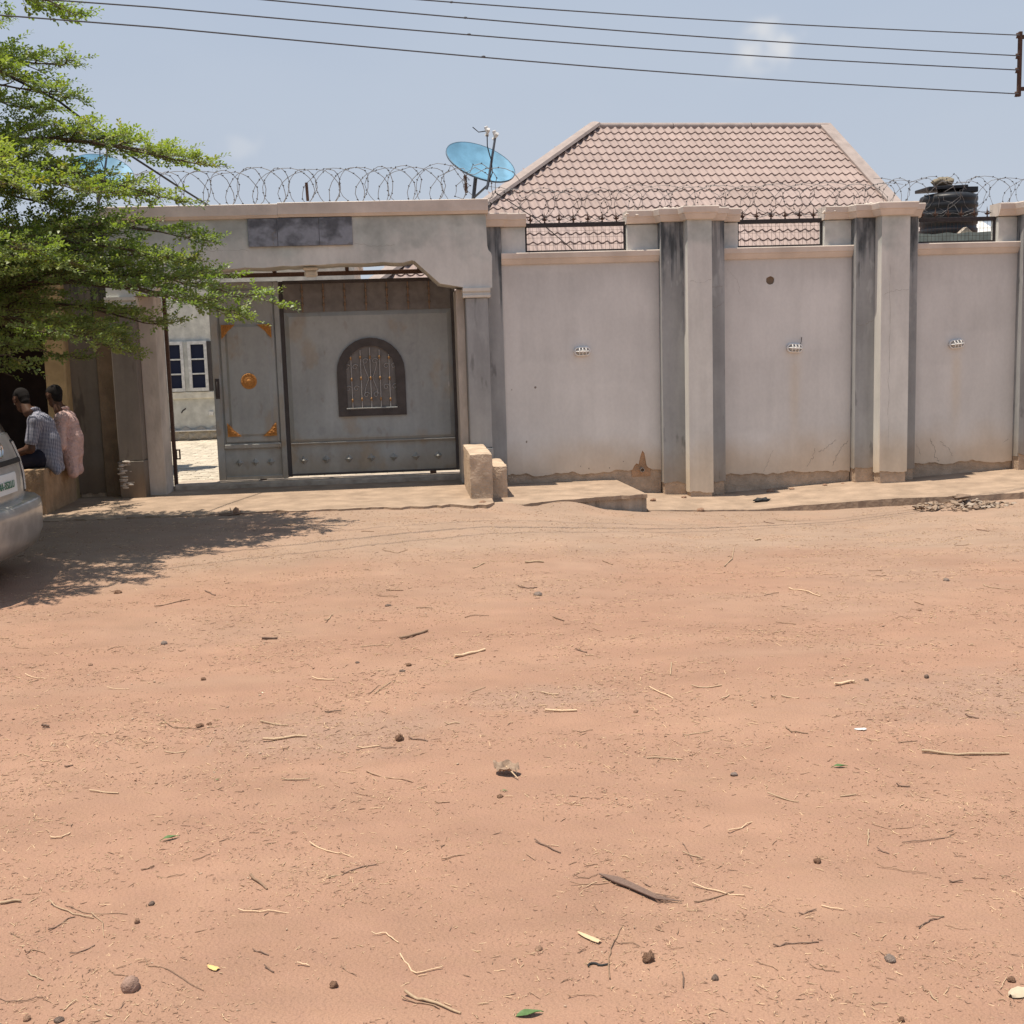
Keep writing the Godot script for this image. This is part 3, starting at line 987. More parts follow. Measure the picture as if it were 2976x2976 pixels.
func make_portal() -> void:
	var t := thing("gate_portal", "weathered grey concrete gate portal with chamfered lintel and a blank dark name panel", "gateway")
	var b := MB.new()
	var out := PackedVector2Array([Vector2(-3.22, 3.07), Vector2(-3.22, 2.245), Vector2(-2.93, 2.245), Vector2(-2.93, 2.26), Vector2(-2.74, 2.275), Vector2(-2.46, 2.515)])
	for p in ragged(-2.4, 0.18, 2.54, 0.012, 5, 0.1): out.append(Vector2(p.x, p.y - 0.022 + 0.05 * (p.x + 2.4) / 2.6))
	out.append_array(PackedVector2Array([Vector2(0.21, 2.571), Vector2(0.49, 2.31), Vector2(0.75, 2.262), Vector2(0.75, 2.25), Vector2(1.085, 2.25), Vector2(1.092, 2.60), Vector2(1.082, 2.64), Vector2(1.055, 2.67), Vector2(1.042, 2.72), Vector2(1.035, 3.07)]))
	b.extrude(out, -0.35, 0.3)
	obj("lintel", b, M.portal, t)
	for q in [[-3.26, -1.285, 3.07, 0.155], [-1.283, 1.062, 3.074, 0.162]]:
		b = MB.new()
		b.moulding([Vector2(q[0], 0.3), Vector2(q[1], 0.3)], [Vector2(0.0, q[2]), Vector2(0.03, q[2] + 0.004), Vector2(0.045, q[2] + 0.028), Vector2(0.052, q[2] + 0.034), Vector2(0.058, q[2] + q[3] - 0.006), Vector2(0.05, q[2] + q[3])], -0.36)
		obj("coping", b, M.cream, t)
	b = MB.new()
	for q in [[-1.625, -1.302, 0.326], [-1.3, -0.842, 0.33], [-0.84, -0.47, 0.327]]:
		b.box(Vector3(q[0], 2.762, 0.3), Vector3(q[1], 3.068, q[2]), 0.004)
	var sp := obj("name_panel", b, M.sign_panel, t)
	crack([Vector2(-1.33, 2.95), Vector2(-1.35, 2.88), Vector2(-1.34, 2.77)], 0.3285, 0.004, sp, 21)
	crack([Vector2(-1.36, 2.86), Vector2(-1.3, 2.86)], 0.3285, 0.003, sp, 22)
	crack([Vector2(-1.64, 2.73), Vector2(-1.9, 2.735), Vector2(-2.2, 2.72)], 0.3015, 0.0018, sp, 23)
	crack([Vector2(-0.46, 2.78), Vector2(-0.2, 2.74), Vector2(0.0, 2.75)], 0.3015, 0.0018, sp, 24)
	crack([Vector2(-0.98, 2.8), Vector2(-0.78, 2.79), Vector2(-0.66, 2.77), Vector2(-0.49, 2.775)], 0.3295, 0.003, sp, 25)
	# pilasters with capital, shaft and foot
	for s in [[0.775, 1.03, "right"], [-3.21, -2.94, "left"]]:
		var x0: float = s[0]
		var x1: float = s[1]
		b = MB.new()
		b.box(Vector3(x0, 0.42, -0.1), Vector3(x1, 2.14, 0.3), 0.008)
		b.box(Vector3(x0 - 0.006, -0.05, -0.1), Vector3(x1 + 0.006, 0.419, 0.318), 0.006)
		var pl := obj("pilaster", b, M.dark_wall if s[2] == "right" else M.dirty_brown_wall, t)
		b = MB.new()
		b.moulding([Vector2(x0 - 0.03, 0.3), Vector2(x1 + 0.03, 0.3)], [Vector2(0.0, 2.14), Vector2(0.025, 2.145), Vector2(0.03, 2.17), Vector2(0.008, 2.175), Vector2(0.006, 2.2), Vector2(0.03, 2.215), Vector2(0.034, 2.25)], -0.1)
		obj("capital", b, M.portal, pl)
	# crumbling plaster and mortar at the foot of the shaded pilaster
	b = MB.new()
	for j in 40:
		var y := 0.12 + 0.3 * pow(rng.randf(), 1.4)
		b.sphere(Vector3(-3.2 + absf(rng.randfn(0.0, 0.07)), y, 0.312 + rng.randf_range(-0.006, 0.006)), Vector3(rng.randf_range(0.02, 0.06), rng.randf_range(0.006, 0.018), rng.randf_range(0.008, 0.018)), 6)
	obj("loose_mortar", b, M.jamb, t)
	# jambs either side of the opening
	for q in [[-2.94, -2.74, -0.35, 0.1], [0.672, 0.775, -0.43, 0.12]]:
		b = MB.new()
		b.box(Vector3(q[0], -0.05, q[2]), Vector3(q[1], 2.262 if q[0] < 0 else 2.25, q[3]), 0.012)
		obj("jamb", b, M.jamb, t)
	# steel angle and lock keep on the jamb edge
	b = MB.new()
	b.box(Vector3(-2.739, 0.02, -0.42), Vector3(-2.70, 2.3, -0.36), 0.003)
	obj("steel_stop", b, M.rust, t)
	b = MB.new()
	b.ring([Vector2(-2.70, 0.36), Vector2(-2.65, 0.36), Vector2(-2.65, 0.48), Vector2(-2.70, 0.48)], [Vector2(-2.69, 0.375), Vector2(-2.665, 0.375), Vector2(-2.665, 0.465), Vector2(-2.69, 0.465)], -0.41, -0.38)
	obj("lock_keep", b, M.rust, t)
	# concrete sill below the gate
	b = MB.new()
	b.box(Vector3(-2.735, -0.2, -0.75), Vector3(0.7, 0.066, -0.28), 0.02)
	obj("sill", b, M.concrete, t)
	# overhead track of the sliding gate
	b = MB.new()
	b.box(Vector3(-2.78, 2.475, -0.52), Vector3(0.55, 2.522, -0.40), 0.004)
	obj("gate_track", b, M.rust, t)
	for j in 4:
		b = MB.new()
		b.box(Vector3(-2.3 + j * 0.85, 2.522, -0.49), Vector3(-2.26 + j * 0.85, 2.60, -0.36), 0.003)
		obj("track_hanger", b, M.rust, t)
	# lamp box under the lintel
	var lm := thing("soffit_lamp", "cream bulkhead lamp under the gate lintel", "lamp", Vector3(-0.97, 2.535, 0.08))
	b = MB.new()
	b.box(Vector3(-0.085, -0.03, -0.06), Vector3(0.085, 0.0, 0.06), 0.008)
	obj("base", b, M.house_up, lm)
	b = MB.new()
	b.box(Vector3(-0.075, -0.105, -0.05), Vector3(0.075, -0.03, 0.05), 0.02)
	obj("lamp_cover", b, M.house_up, lm)

func arch(x0: float, x1: float, y0: float, y1: float, k := 14) -> Array:   # counter-clockwise outline with a round head
	var out := [Vector2(x0, y0), Vector2(x1, y0)]
	var r := (x1 - x0) / 2
	var h := y1 - r * 1.0
	for i in k + 1:
		var a := PI * i / k
		out.append(Vector2((x0 + x1) / 2 + r * cos(a), h + (y1 - h) * sin(a)))
	return out

func pyramid(b: MB, c: Vector3, s: float, h: float) -> void:   # a diamond stud that points to +z
	var p := [c + Vector3(s, 0, 0), c + Vector3(0, s, 0), c + Vector3(-s, 0, 0), c + Vector3(0, -s, 0)]
	for i in 4: b.tri(p[i], p[(i + 1) % 4], c + Vector3(0, 0, h))

func raised(b: MB, x0: float, x1: float, y0: float, y1: float, z: float, h: float, ch: float) -> void:   # panel with a sloping edge
	var o := [Vector3(x0, y0, z), Vector3(x1, y0, z), Vector3(x1, y1, z), Vector3(x0, y1, z)]
	var i := [Vector3(x0 + ch, y0 + ch, z + h), Vector3(x1 - ch, y0 + ch, z + h), Vector3(x1 - ch, y1 - ch, z + h), Vector3(x0 + ch, y1 - ch, z + h)]
	b.quad(i[0], i[1], i[2], i[3])
	for k in 4: b.quad(o[k], o[(k + 1) % 4], i[(k + 1) % 4], i[k])

func scroll(b: MB, c: Vector3, r: float, w: float, turn: float, turns := 1.4) -> void:
	var pts := []
	var rad := []
	for i in 15:
		var a := turn + TAU * turns * i / 14.0
		pts.append(c + Vector3(cos(a), sin(a), 0) * r * (1.0 - 0.72 * i / 14.0))
		rad.append(w * (1.0 - 0.35 * i / 14.0))
	b.tube(pts, rad, 5)

func make_gate() -> void:
	var t := thing("sliding_gate", "grey sheet metal sliding gate with gold ornaments and a barred arched window, slid part open", "gate")
	var z := -0.45
	var b := MB.new()
	b.box(Vector3(-2.215, 0.085, z - 0.05), Vector3(-1.40, 2.42, z - 0.02))
	var leaf := obj("door_panel", b, M.gate, t)
	b = MB.new()
	for q in [[-2.22, -2.135, 0.08, 2.425], [-1.462, -1.40, 0.08, 2.425]]:
		b.box(Vector3(q[0], q[2], z - 0.055), Vector3(q[1], q[3], z + 0.012), 0.005)
	for q in [[0.08, 0.125], [2.36, 2.425]]:
		b.box(Vector3(-2.134, q[0], z - 0.055), Vector3(-1.463, q[1], z + 0.008), 0.005)
	b.box(Vector3(-2.134, 0.455, z - 0.02), Vector3(-1.463, 0.515, z + 0.026), 0.012)
	obj("door_frame", b, M.gate, leaf)
	b = MB.new()
	raised(b, -2.125, -1.465, 0.52, 2.34, z - 0.0195, 0.02, 0.02)
	raised(b, -2.055, -1.535, 0.60, 1.93, z + 0.001, 0.022, 0.03)
	obj("raised_panel", b, M.gate, leaf)
	for k in 3:
		b = MB.new()
		pyramid(b, Vector3(-1.972 + 0.186 * k, 0.285, z - 0.02), 0.048, 0.055)
		obj("stud", b, M.gate, leaf)
	# ornaments
	for q in [[-2.085, 0.605, 1, 1], [-1.505, 0.60, -1, 1], [-2.09, 1.93, 1, -1], [-1.505, 1.925, -1, -1]]:
		b = MB.new()
		var c := Vector2(q[0], q[1])
		var p := PackedVector2Array()
		for e in [[0, 0], [0.165, 0], [0.125, 0.036], [0.10, 0.06], [0.075, 0.078], [0.06, 0.10], [0.038, 0.128], [0, 0.165]]: p.append(c + Vector2(e[0] * q[2], e[1] * q[3]))
		b.extrude(p, z + 0.0235, z + 0.030)
		for e in [[0.03, 0.03, 0.026, 0.0], [0.085, 0.024, 0.02, 1.0], [0.024, 0.085, 0.02, 2.0], [0.125, 0.014, 0.013, 3.0], [0.014, 0.13, 0.013, 0.5], [0.06, 0.055, 0.018, 2.6]]:
			scroll(b, Vector3(c.x + e[0] * q[2], c.y + e[1] * q[3], z + 0.032), e[2], 0.0055, e[3] * q[2])
		obj("corner_ornament", b, M.gold, leaf)
	b = MB.new()
	b.lathe([Vector2(0.094, 0.0), Vector2(0.094, 0.008), Vector2(0.086, 0.014), Vector2(0.07, 0.01), Vector2(0.056, 0.012), Vector2(0.05, 0.02), Vector2(0.036, 0.014), Vector2(0.026, 0.02), Vector2(0.012, 0.026), Vector2(0.001, 0.027)], 28, Transform3D(Basis(Vector3.RIGHT, PI / 2), Vector3(-1.80, 1.26, z + 0.0235)))
	for k in 14:
		var a := TAU * k / 14.0
		scroll(b, Vector3(-1.80 + cos(a) * 0.07, 1.26 + sin(a) * 0.07, z + 0.036), 0.012, 0.004, a, 1.0)
	obj("rosette", b, M.gold, leaf)
	b = MB.new()
	b.tube([Vector3(-2.175, 1.10, z + 0.012), Vector3(-2.175, 1.105, z + 0.045), Vector3(-2.172, 1.18, z + 0.05), Vector3(-2.175, 1.255, z + 0.045), Vector3(-2.175, 1.26, z + 0.012)], [0.009], 6)
	b.box(Vector3(-2.20, 1.06, z + 0.0122), Vector3(-2.15, 1.3, z + 0.017), 0.003)
	obj("pull_handle", b, M.gate_dark, leaf)
	# gap stile between the two leaves
	b = MB.new()
	b.box(Vector3(-1.399, 0.09, z - 0.06), Vector3(-1.352, 2.42, z - 0.03))
	obj("meeting_stile", b, M.gate_dark, t)
	# wide leaf
	b = MB.new()
	b.box(Vector3(-1.35, 0.10, z - 0.05), Vector3(0.685, 2.42, z - 0.021))
	var wide := obj("main_panel", b, M.gate, t)
	b = MB.new()
	b.box(Vector3(0.635, 0.10, z - 0.05), Vector3(0.69, 2.42, z + 0.002), 0.004)
	b.box(Vector3(-1.35, 0.10, z - 0.05), Vector3(0.634, 0.125, z + 0.006), 0.004)
	b.box(Vector3(-1.35, 2.385, z - 0.05), Vector3(0.634, 2.425, z + 0.004), 0.004)
	obj("gate_frame", b, M.gate_dark, wide)
	b = MB.new()
	raised(b, -1.345, 0.632, 0.49, 2.05, z - 0.0205, 0.034, 0.05)
	b.box(Vector3(-1.345, 0.485, z - 0.02), Vector3(0.632, 0.50, z + 0.02), 0.004)
	obj("raised_panel", b, M.gate, wide)
	b = MB.new()
	b.box(Vector3(-1.349, 2.052, z - 0.0205), Vector3(0.634, 2.384, z - 0.012))
	obj("upper_panel", b, M.gate_upper, wide)
	for k in 7:
		b = MB.new()
		pyramid(b, Vector3(-1.205 + 0.27 * k, 0.288, z - 0.0208), 0.052, 0.06)
		obj("stud", b, M.gate, wide)
	for k in 7:
		var x := -1.125 + 0.2505 * k
		b = MB.new()
		b.box(Vector3(x - 0.008, 2.055, z - 0.0119), Vector3(x + 0.008, 2.383, z + 0.004), 0.003)
		for y in [2.14, 2.22, 2.3]: b.lathe([Vector2(0.001, -0.018), Vector2(0.012, -0.016), Vector2(0.017, 0.0), Vector2(0.012, 0.016), Vector2(0.001, 0.018)], 8, Transform3D(Basis.IDENTITY, Vector3(x, y, z - 0.002)))
		obj("upper_bar", b, M.bronze, wide)
	# arched window
	b = MB.new()
	b.ring(arch(-0.757, 0.057, 0.80, 1.732), arch(-0.645, -0.06, 0.895, 1.635), z + 0.0137, z + 0.04)
	var win := obj("window_frame", b, M.gate_dark, wide)
	b = MB.new()
	b.extrude(PackedVector2Array(arch(-0.645, -0.06, 0.895, 1.635)), z + 0.0138, z + 0.017)
	obj("window_panel", b, M.gate_upper, win)
	b = MB.new()
	b.box(Vector3(-0.66, 0.885, z + 0.04), Vector3(-0.05, 0.9, z + 0.05), 0.003)
	obj("window_sill", b, M.gate, win)
	for k in 5:
		var x := -0.585 + 0.1135 * k
		var top: float = [1.53, 1.585, 1.615, 1.585, 1.53][k]
		b = MB.new()
		b.tube([Vector3(x, 0.90, z + 0.03), Vector3(x, top, z + 0.03)], [0.0065], 6)
		obj("window_bar", b, M.grille, win)
		b = MB.new()
		b = null
		for y in [1.0, 1.25, 1.5]:
			b = MB.new()
			b.lathe([Vector2(0.001, -0.022), Vector2(0.011, -0.02), Vector2(0.009, -0.006), Vector2(0.015, 0.004), Vector2(0.008, 0.02), Vector2(0.001, 0.022)], 8, Transform3D(Basis.IDENTITY, Vector3(x, y - (0.0 if k in [1, 2, 3] else 0.01), z + 0.03)))
			obj("bar_collar", b, M.bronze_b, win)
	b = MB.new()
	for q in [[-0.632, 1.385], [-0.538, 1.385], [-0.165, 1.39], [-0.075, 1.39], [-0.415, 1.45], [-0.30, 1.45], [-0.628, 1.13], [-0.532, 1.13], [-0.175, 1.14], [-0.075, 1.14], [-0.415, 1.05], [-0.30, 1.05]]:
		scroll(b, Vector3(q[0], q[1], z + 0.026), 0.037, 0.005, 0.4, 1.05)
	for s in [-1, 1]:
		var e := []
		for i in 12:
			var y := 1.06 + 0.38 * i / 11.0
			e.append(Vector3(-0.358 + s * (0.02 + 0.055 * absf(cos(PI * i / 11.0))), y, z + 0.026))
		b.tube(e, [0.005], 5)
	obj("scroll_work", b, M.grille, win)
	b = MB.new()
	b.box(Vector3(0.575, 1.12, z + 0.0136), Vector3(0.582, 1.18, z + 0.0148), 0.001)
	obj("paint_chip", b, M.white, wide)
	# rollers
	for x in [-1.70, 0.35]:
		b = MB.new()
		b.lathe([Vector2(0.001, -0.015), Vector2(0.04, -0.015), Vector2(0.034, 0.0), Vector2(0.04, 0.015), Vector2(0.001, 0.015)], 14, Transform3D(Basis(Vector3.RIGHT, PI / 2), Vector3(x, 0.083, z - 0.02)))
		obj("roller", b, M.rust, t)

func make_courtyard() -> void:
	var b := MB.new()
	b.box(Vector3(-9.0, -0.6, -14.0), Vector3(14.0, -0.012, -0.76))
	var base := struct("courtyard", b, M.joint, "paved courtyard seen through the open gate")
	# interlocking pavers: those in view one by one, the rest as one
	var pm := MB.new()
	pm.box(Vector3(-0.098, -0.06, -0.0485), Vector3(0.098, 0.0, 0.0485), 0.005)
	var mesh := pm.mesh()
	var rest := []
	var n := 0
	var r := RandomNumberGenerator.new()
	r.seed = 4
	for j in 82:
		for i in 34:
			var x := -5.6 + 0.203 * i + (0.1 if j % 2 else 0.0)
			var z := -0.83 - 0.1 * j
			if z < -8.82: continue
			var xf := Transform3D(Basis(Vector3.UP, r.randf_range(-0.03, 0.03)) * Basis(Vector3.RIGHT, r.randf_range(-0.025, 0.025)), Vector3(x, r.randf_range(-0.004, 0.006), z))
			# the wedge that the gap in the gate lets the eye see
			var s := (14.4 - z) / 14.85
			if n < 300 and x > -2.78 * s - 0.02 and x < -2.16 * s + 0.02:
				var o := put("paver", mesh, M.paver if r.randf() < 0.6 else M.paver_b, base)
				o.transform = xf
				n += 1
			else: rest.append(xf)
	copies("pavers", mesh, M.paver, rest, [], base)
	# the house across the courtyard
	var z := -8.84
	var t := thing("courtyard_house", "pale rendered house with white casement windows seen through the gate gap", "house")
	b = MB.new()
	b.box(Vector3(-7.5, 0.0, -13.0), Vector3(-0.78, 0.78, z - 0.02))
	obj("lower_wall", b, M.house_low, t)
	b = MB.new()
	b.box(Vector3(-7.5, 0.78, -13.0), Vector3(-0.78, 3.3, z - 0.03))
	obj("wall", b, M.house_up, t)
	b = MB.new()
	b.box(Vector3(-7.5, 0.775, z - 0.029), Vector3(-0.79, 0.905, z + 0.03), 0.01)
	obj("sill_band", b, M.house_up, t)
	b = MB.new()
	b.box(Vector3(-7.7, 3.3, -13.2), Vector3(-0.72, 3.38, z + 0.15), 0.01)
	obj("roof_slab", b, M.white, t)
	b = MB.new()
	b.box(Vector3(-7.5, 0.17, z - 0.019), Vector3(-0.79, 0.195, z + 0.07), 0.006)
	var pb := obj("plinth_band", b, M.white, t)
	for k in 22:
		b = MB.new()
		var x := -5.6 + 0.2 * k
		var p := [Vector3(x, 0.0, z), Vector3(x + 0.2, 0.0, z), Vector3(x + 0.2, 0.17, z), Vector3(x, 0.17, z)]
		var c := Vector3(x + 0.1, 0.085, z + 0.06)
		for i in 4: b.tri(p[i], p[(i + 1) % 4], c)
		obj("plinth_block", b, M.plinth, pb)
	for k in 15:
		b = MB.new()
		var x := -5.5 + 0.27 * k
		b.tri(Vector3(x, 0.196, z + 0.001), Vector3(x + 0.24, 0.196, z + 0.001), Vector3(x + 0.12, 0.27, z - 0.004))
		b.tri(Vector3(x, 0.196, z + 0.05), Vector3(x + 0.24, 0.196, z + 0.05), Vector3(x + 0.12, 0.27, z - 0.003))
		obj("plinth_point", b, M.plinth, pb)
	# casement window: two leaves, three panes each
	for q in [[-4.31, -3.985], [-3.905, -3.555]]:
		var x0: float = q[0]
		var x1: float = q[1]
		b = MB.new()
		b.ring([Vector2(x0, 0.915), Vector2(x1, 0.915), Vector2(x1, 1.835), Vector2(x0, 1.835)], [Vector2(x0 + 0.055, 0.975), Vector2(x1 - 0.055, 0.975), Vector2(x1 - 0.055, 1.775), Vector2(x0 + 0.055, 1.775)], z - 0.03, z + 0.05)
		for y in [1.235, 1.505]: b.box(Vector3(x0 + 0.055, y - 0.014, z - 0.02), Vector3(x1 - 0.055, y + 0.014, z + 0.04), 0.003)
		var w := obj("window", b, M.white, t)
		for y in [[0.975, 1.221], [1.249, 1.491], [1.519, 1.775]]:
			b = MB.new()
			b.box(Vector3(x0 + 0.055, y[0], z - 0.012), Vector3(x1 - 0.055, y[1], z + 0.0))
			obj("pane", b, M.dark_glass, w)
	b = MB.new()
	b.box(Vector3(-3.555, 0.92, z - 0.02), Vector3(-3.48, 1.83, z + 0.03), 0.004)
	obj("window_jamb", b, M.gate_dark, t)
	b = MB.new()
	b.box(Vector3(-3.984, 0.915, z - 0.028), Vector3(-3.906, 1.835, z + 0.025), 0.004)
	obj("window_mullion", b, M.house_low, t)
	# small fittings on the far wall
	b = MB.new()
	b.tube([Vector3(-4.09, 0.52, z), Vector3(-4.06, 0.56, z + 0.05), Vector3(-4.0, 0.60, z + 0.06)], [0.013], 6)
	obj("tap", b, M.steel, t)
	b = MB.new()
	b.box(Vector3(-3.59, 0.45, z - 0.02), Vector3(-3.51, 0.53, z + 0.02), 0.006)
	obj("socket_box", b, M.white, t)

func make_tiled_house() -> void:
	var t := thing("tiled_house", "house with a large brown step tile roof behind the wall", "house", Vector3(4.67, 0, -14.5), "", deg_to_rad(4.5))
	# local frame: x along the ridge, z towards the street, ridge at height 6.55
	var slope := 0.624
	var V := 7.4
	var U := 5.75
	var pt := func(u: float, v: float, up := 0.0) -> Vector3:
		var k := 1.0 / sqrt(1.0 + slope * slope)
		return Vector3(u, 6.55 - slope * v, v) + Vector3(0, 1, slope) * k * up
	var b := MB.new()
	b.quad(pt.call(-0.93 * V, V, -0.035), pt.call(U, V, -0.035), pt.call(U, 0, -0.035), pt.call(0, 0, -0.035))
	b.tri(pt.call(-0.93 * V, V, -0.035), pt.call(0, 0, -0.035), Vector3(-0.93 * V, 6.55 - slope * V, -V))
	b.quad(Vector3(-0.93 * V, 6.55 - slope * V, -V), pt.call(0, 0, -0.035), pt.call(U, 0, -0.035), Vector3(U, 6.55 - slope * V, -V))
	obj("roof", b, M.tile_b, t)
	b = MB.new()
	b.box(Vector3(-0.93 * V + 0.5, 0, -V + 0.5), Vector3(U - 0.3, 2.05, V - 0.5))
	obj("wall", b, M.house_up, t)
	b = MB.new()
	b.tri(Vector3(U - 0.3, 2.05, V - 0.5), Vector3(U - 0.3, 2.05, -V + 0.5), Vector3(U - 0.3, 6.4, 0))
	obj("gable", b, M.house_up, t)
	b = MB.new()
	b.box(Vector3(-0.93 * V, 6.55 - slope * V - 0.2, V - 0.02), Vector3(U, 6.55 - slope * V - 0.04, V + 0.02), 0.004)
	obj("fascia", b, M.white, t)
	# one pressed tile: an S wave across, a step down at its foot
	var w := 0.183
	var L := 0.38
	var dv := L / sqrt(1.0 + slope * slope)
	var tm := MB.new()
	var rows := []
	var wave := func(s: float) -> float: return 0.027 * (cos(TAU * s) * 0.86 + 0.14 * cos(TAU * 2.0 * s)) + 0.014
	for e in [[0.0, 0.002], [0.5, 0.014], [1.0, 0.030]]:
		var line := PackedVector3Array()
		for k in 9: line.append(Vector3((k / 8.0 - 0.5) * w, wave.call(k / 8.0) + e[1], e[0] * (L + 0.02)))
		rows.append(line)
	tm.grid(rows, true)
	for k in 8:
		var a: Vector3 = rows[2][k]
		var c: Vector3 = rows[2][k + 1]
		tm.quad(a + Vector3(0, -0.016, -0.006), c + Vector3(0, -0.016, -0.006), c, a)
		tm.quad(a + Vector3(0, -0.038, -0.011), c + Vector3(0, -0.038, -0.011), c + Vector3(0, -0.016, -0.006), a + Vector3(0, -0.016, -0.006))
	var mesh := tm.mesh()
	var up := Vector3(0, 1, slope).normalized()
	var fw := Vector3(0, -slope, 1).normalized()
	var bs := Basis(Vector3.RIGHT, up, fw)
	var all := []
	var rr := RandomNumberGenerator.new()
	rr.seed = 9
	for j in 23:
		var v := 0.02 + dv * j
		var u := U - 0.2
		while u > -0.93 * (v + dv * 0.5) - 0.02:
			all.append([Transform3D(bs, pt.call(u, v, -0.02 + rr.randf_range(-0.0015, 0.0015))), j, u])
			u -= w
	# the rows that show largest: those just above the wall top
	var order := [12, 13, 11, 10, 9, 14, 15, 8, 16, 7, 6, 5, 4, 3, 2, 1, 0, 17, 18, 19, 20, 21, 22]
	var left := 300
	var rest := []
	for j in order:
		for q in all:
			if q[1] != j: continue
			if left > 0 and q[2] > -4.6:
				left -= 1
				var o := put("roof_tile", mesh, [M.tile, M.tile_b, M.tile_c][(int(floor((q[2] + 20.0) / 1.098)) * 7 + int((j + 1) / 6) * 5) % 3], t)
				o.transform = q[0]
			else: rest.append(q[0])
	copies("roof_tiles", mesh, M.tile, rest, [], t)
	# caps on hip, ridge and verge
	b = MB.new()
	var a0: Vector3 = pt.call(-0.93 * V, V, 0.03)
	var a1: Vector3 = pt.call(0.02, -0.02, 0.06)
	var d := (a1 - a0).normalized()
	var side := Vector3(0.72, 0.05, 0.69)
	side = (side - d * side.dot(d)).normalized()
	var nu := side.cross(d).normalized()
	if nu.y < 0: nu = -nu
	for q in [[-0.15, -0.05, 0.02], [-0.15, 0.02, 0.15], [0.02, -0.02, 0.02]]: pass
	var ch := [[-0.19, -0.075], [-0.17, 0.0], [-0.07, 0.035], [0.0, 0.045], [0.07, 0.035], [0.17, 0.0], [0.19, -0.06]]
	for i in ch.size() - 1:
		var p0: Vector3 = side * ch[i][0] + nu * ch[i][1]
		var p1: Vector3 = side * ch[i + 1][0] + nu * ch[i + 1][1]
		b.quad(a0 + p0, a0 + p1, a1 + p1, a1 + p0)
	obj("hip_cap", b, M.tile_cap, t)
	b = MB.new()
	for q in [[0.0, 1.93], [1.91, 3.85], [3.83, U + 0.02]]:
		b.tube([Vector3(q[0], 6.545, 0), Vector3(q[1], 6.545, 0)], [0.085], 8)
	obj("ridge_cap", b, M.tile_cap, t)
	b = MB.new()
	var g0: Vector3 = pt.call(U - 0.03, V + 0.05, 0.0)
	var g1: Vector3 = pt.call(U - 0.03, -0.06, 0.0)
	b.box(Vector3(-0.15, -0.16, 0), Vector3(0.15, 0.06, g0.distance_to(g1)), 0.012, Transform3D(bs, g1))
	obj("verge_cap", b, M.tile_cap, t)

func make_neighbour() -> void:
	# the wall goes on to the other side of the portal, in the shade of the tree
	var t := thing("side_wall", "shaded wall with a dark pier and cream coping beside the portal, half hidden by the tree", "wall")
	pillar(t, -3.735, -3.222, -0.19, 0.05, -0.3, 0.03, 3.02, M.dirty_brown_wall, 91, "pier")
	var b := MB.new()
	b.moulding([Vector2(-3.78, 0.05), Vector2(-3.225, 0.05)], profile(3.02, 0.14), -0.2)
	obj("coping", b, M.cream, t)
	b = MB.new()
	b.box(Vector3(-3.43, 0.0, 0.0505), Vector3(-3.223, 2.2, 0.075), 0.004)  # dark brown strip coloured in for the shade beside the pilaster
	obj("painted_shade_strip", b, M.brown_wall, t)
	var s := thing("open_shop", "dark open shop front with an ochre pillar behind the two seated people", "building")
	b = MB.new()
	b.box(Vector3(-3.955, -0.1, -0.02), Vector3(-3.7355, 2.35, 0.27), 0.015)
	obj("pillar", b, M.yellow_wall, s)
	b = MB.new()
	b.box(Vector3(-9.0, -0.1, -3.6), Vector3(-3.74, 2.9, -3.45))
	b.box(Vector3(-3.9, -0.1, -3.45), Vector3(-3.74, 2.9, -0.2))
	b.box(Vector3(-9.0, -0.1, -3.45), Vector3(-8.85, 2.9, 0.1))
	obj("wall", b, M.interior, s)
	b = MB.new()
	b.box(Vector3(-9.0, 2.351, -3.45), Vector3(-3.737, 2.95, 0.2), 0.02)
	obj("front_beam", b, M.yellow_wall, s)
	b = MB.new()
	b.box(Vector3(-9.2, 2.95, -3.7), Vector3(-3.737, 3.02, 0.6), 0.01)
	obj("roof", b, M.rust, s)
	b = MB.new()
	b.box(Vector3(-9.0, -0.2, -3.45), Vector3(-3.91, 0.01, 0.5))
	obj("floor", b, M.brown_wall, s)

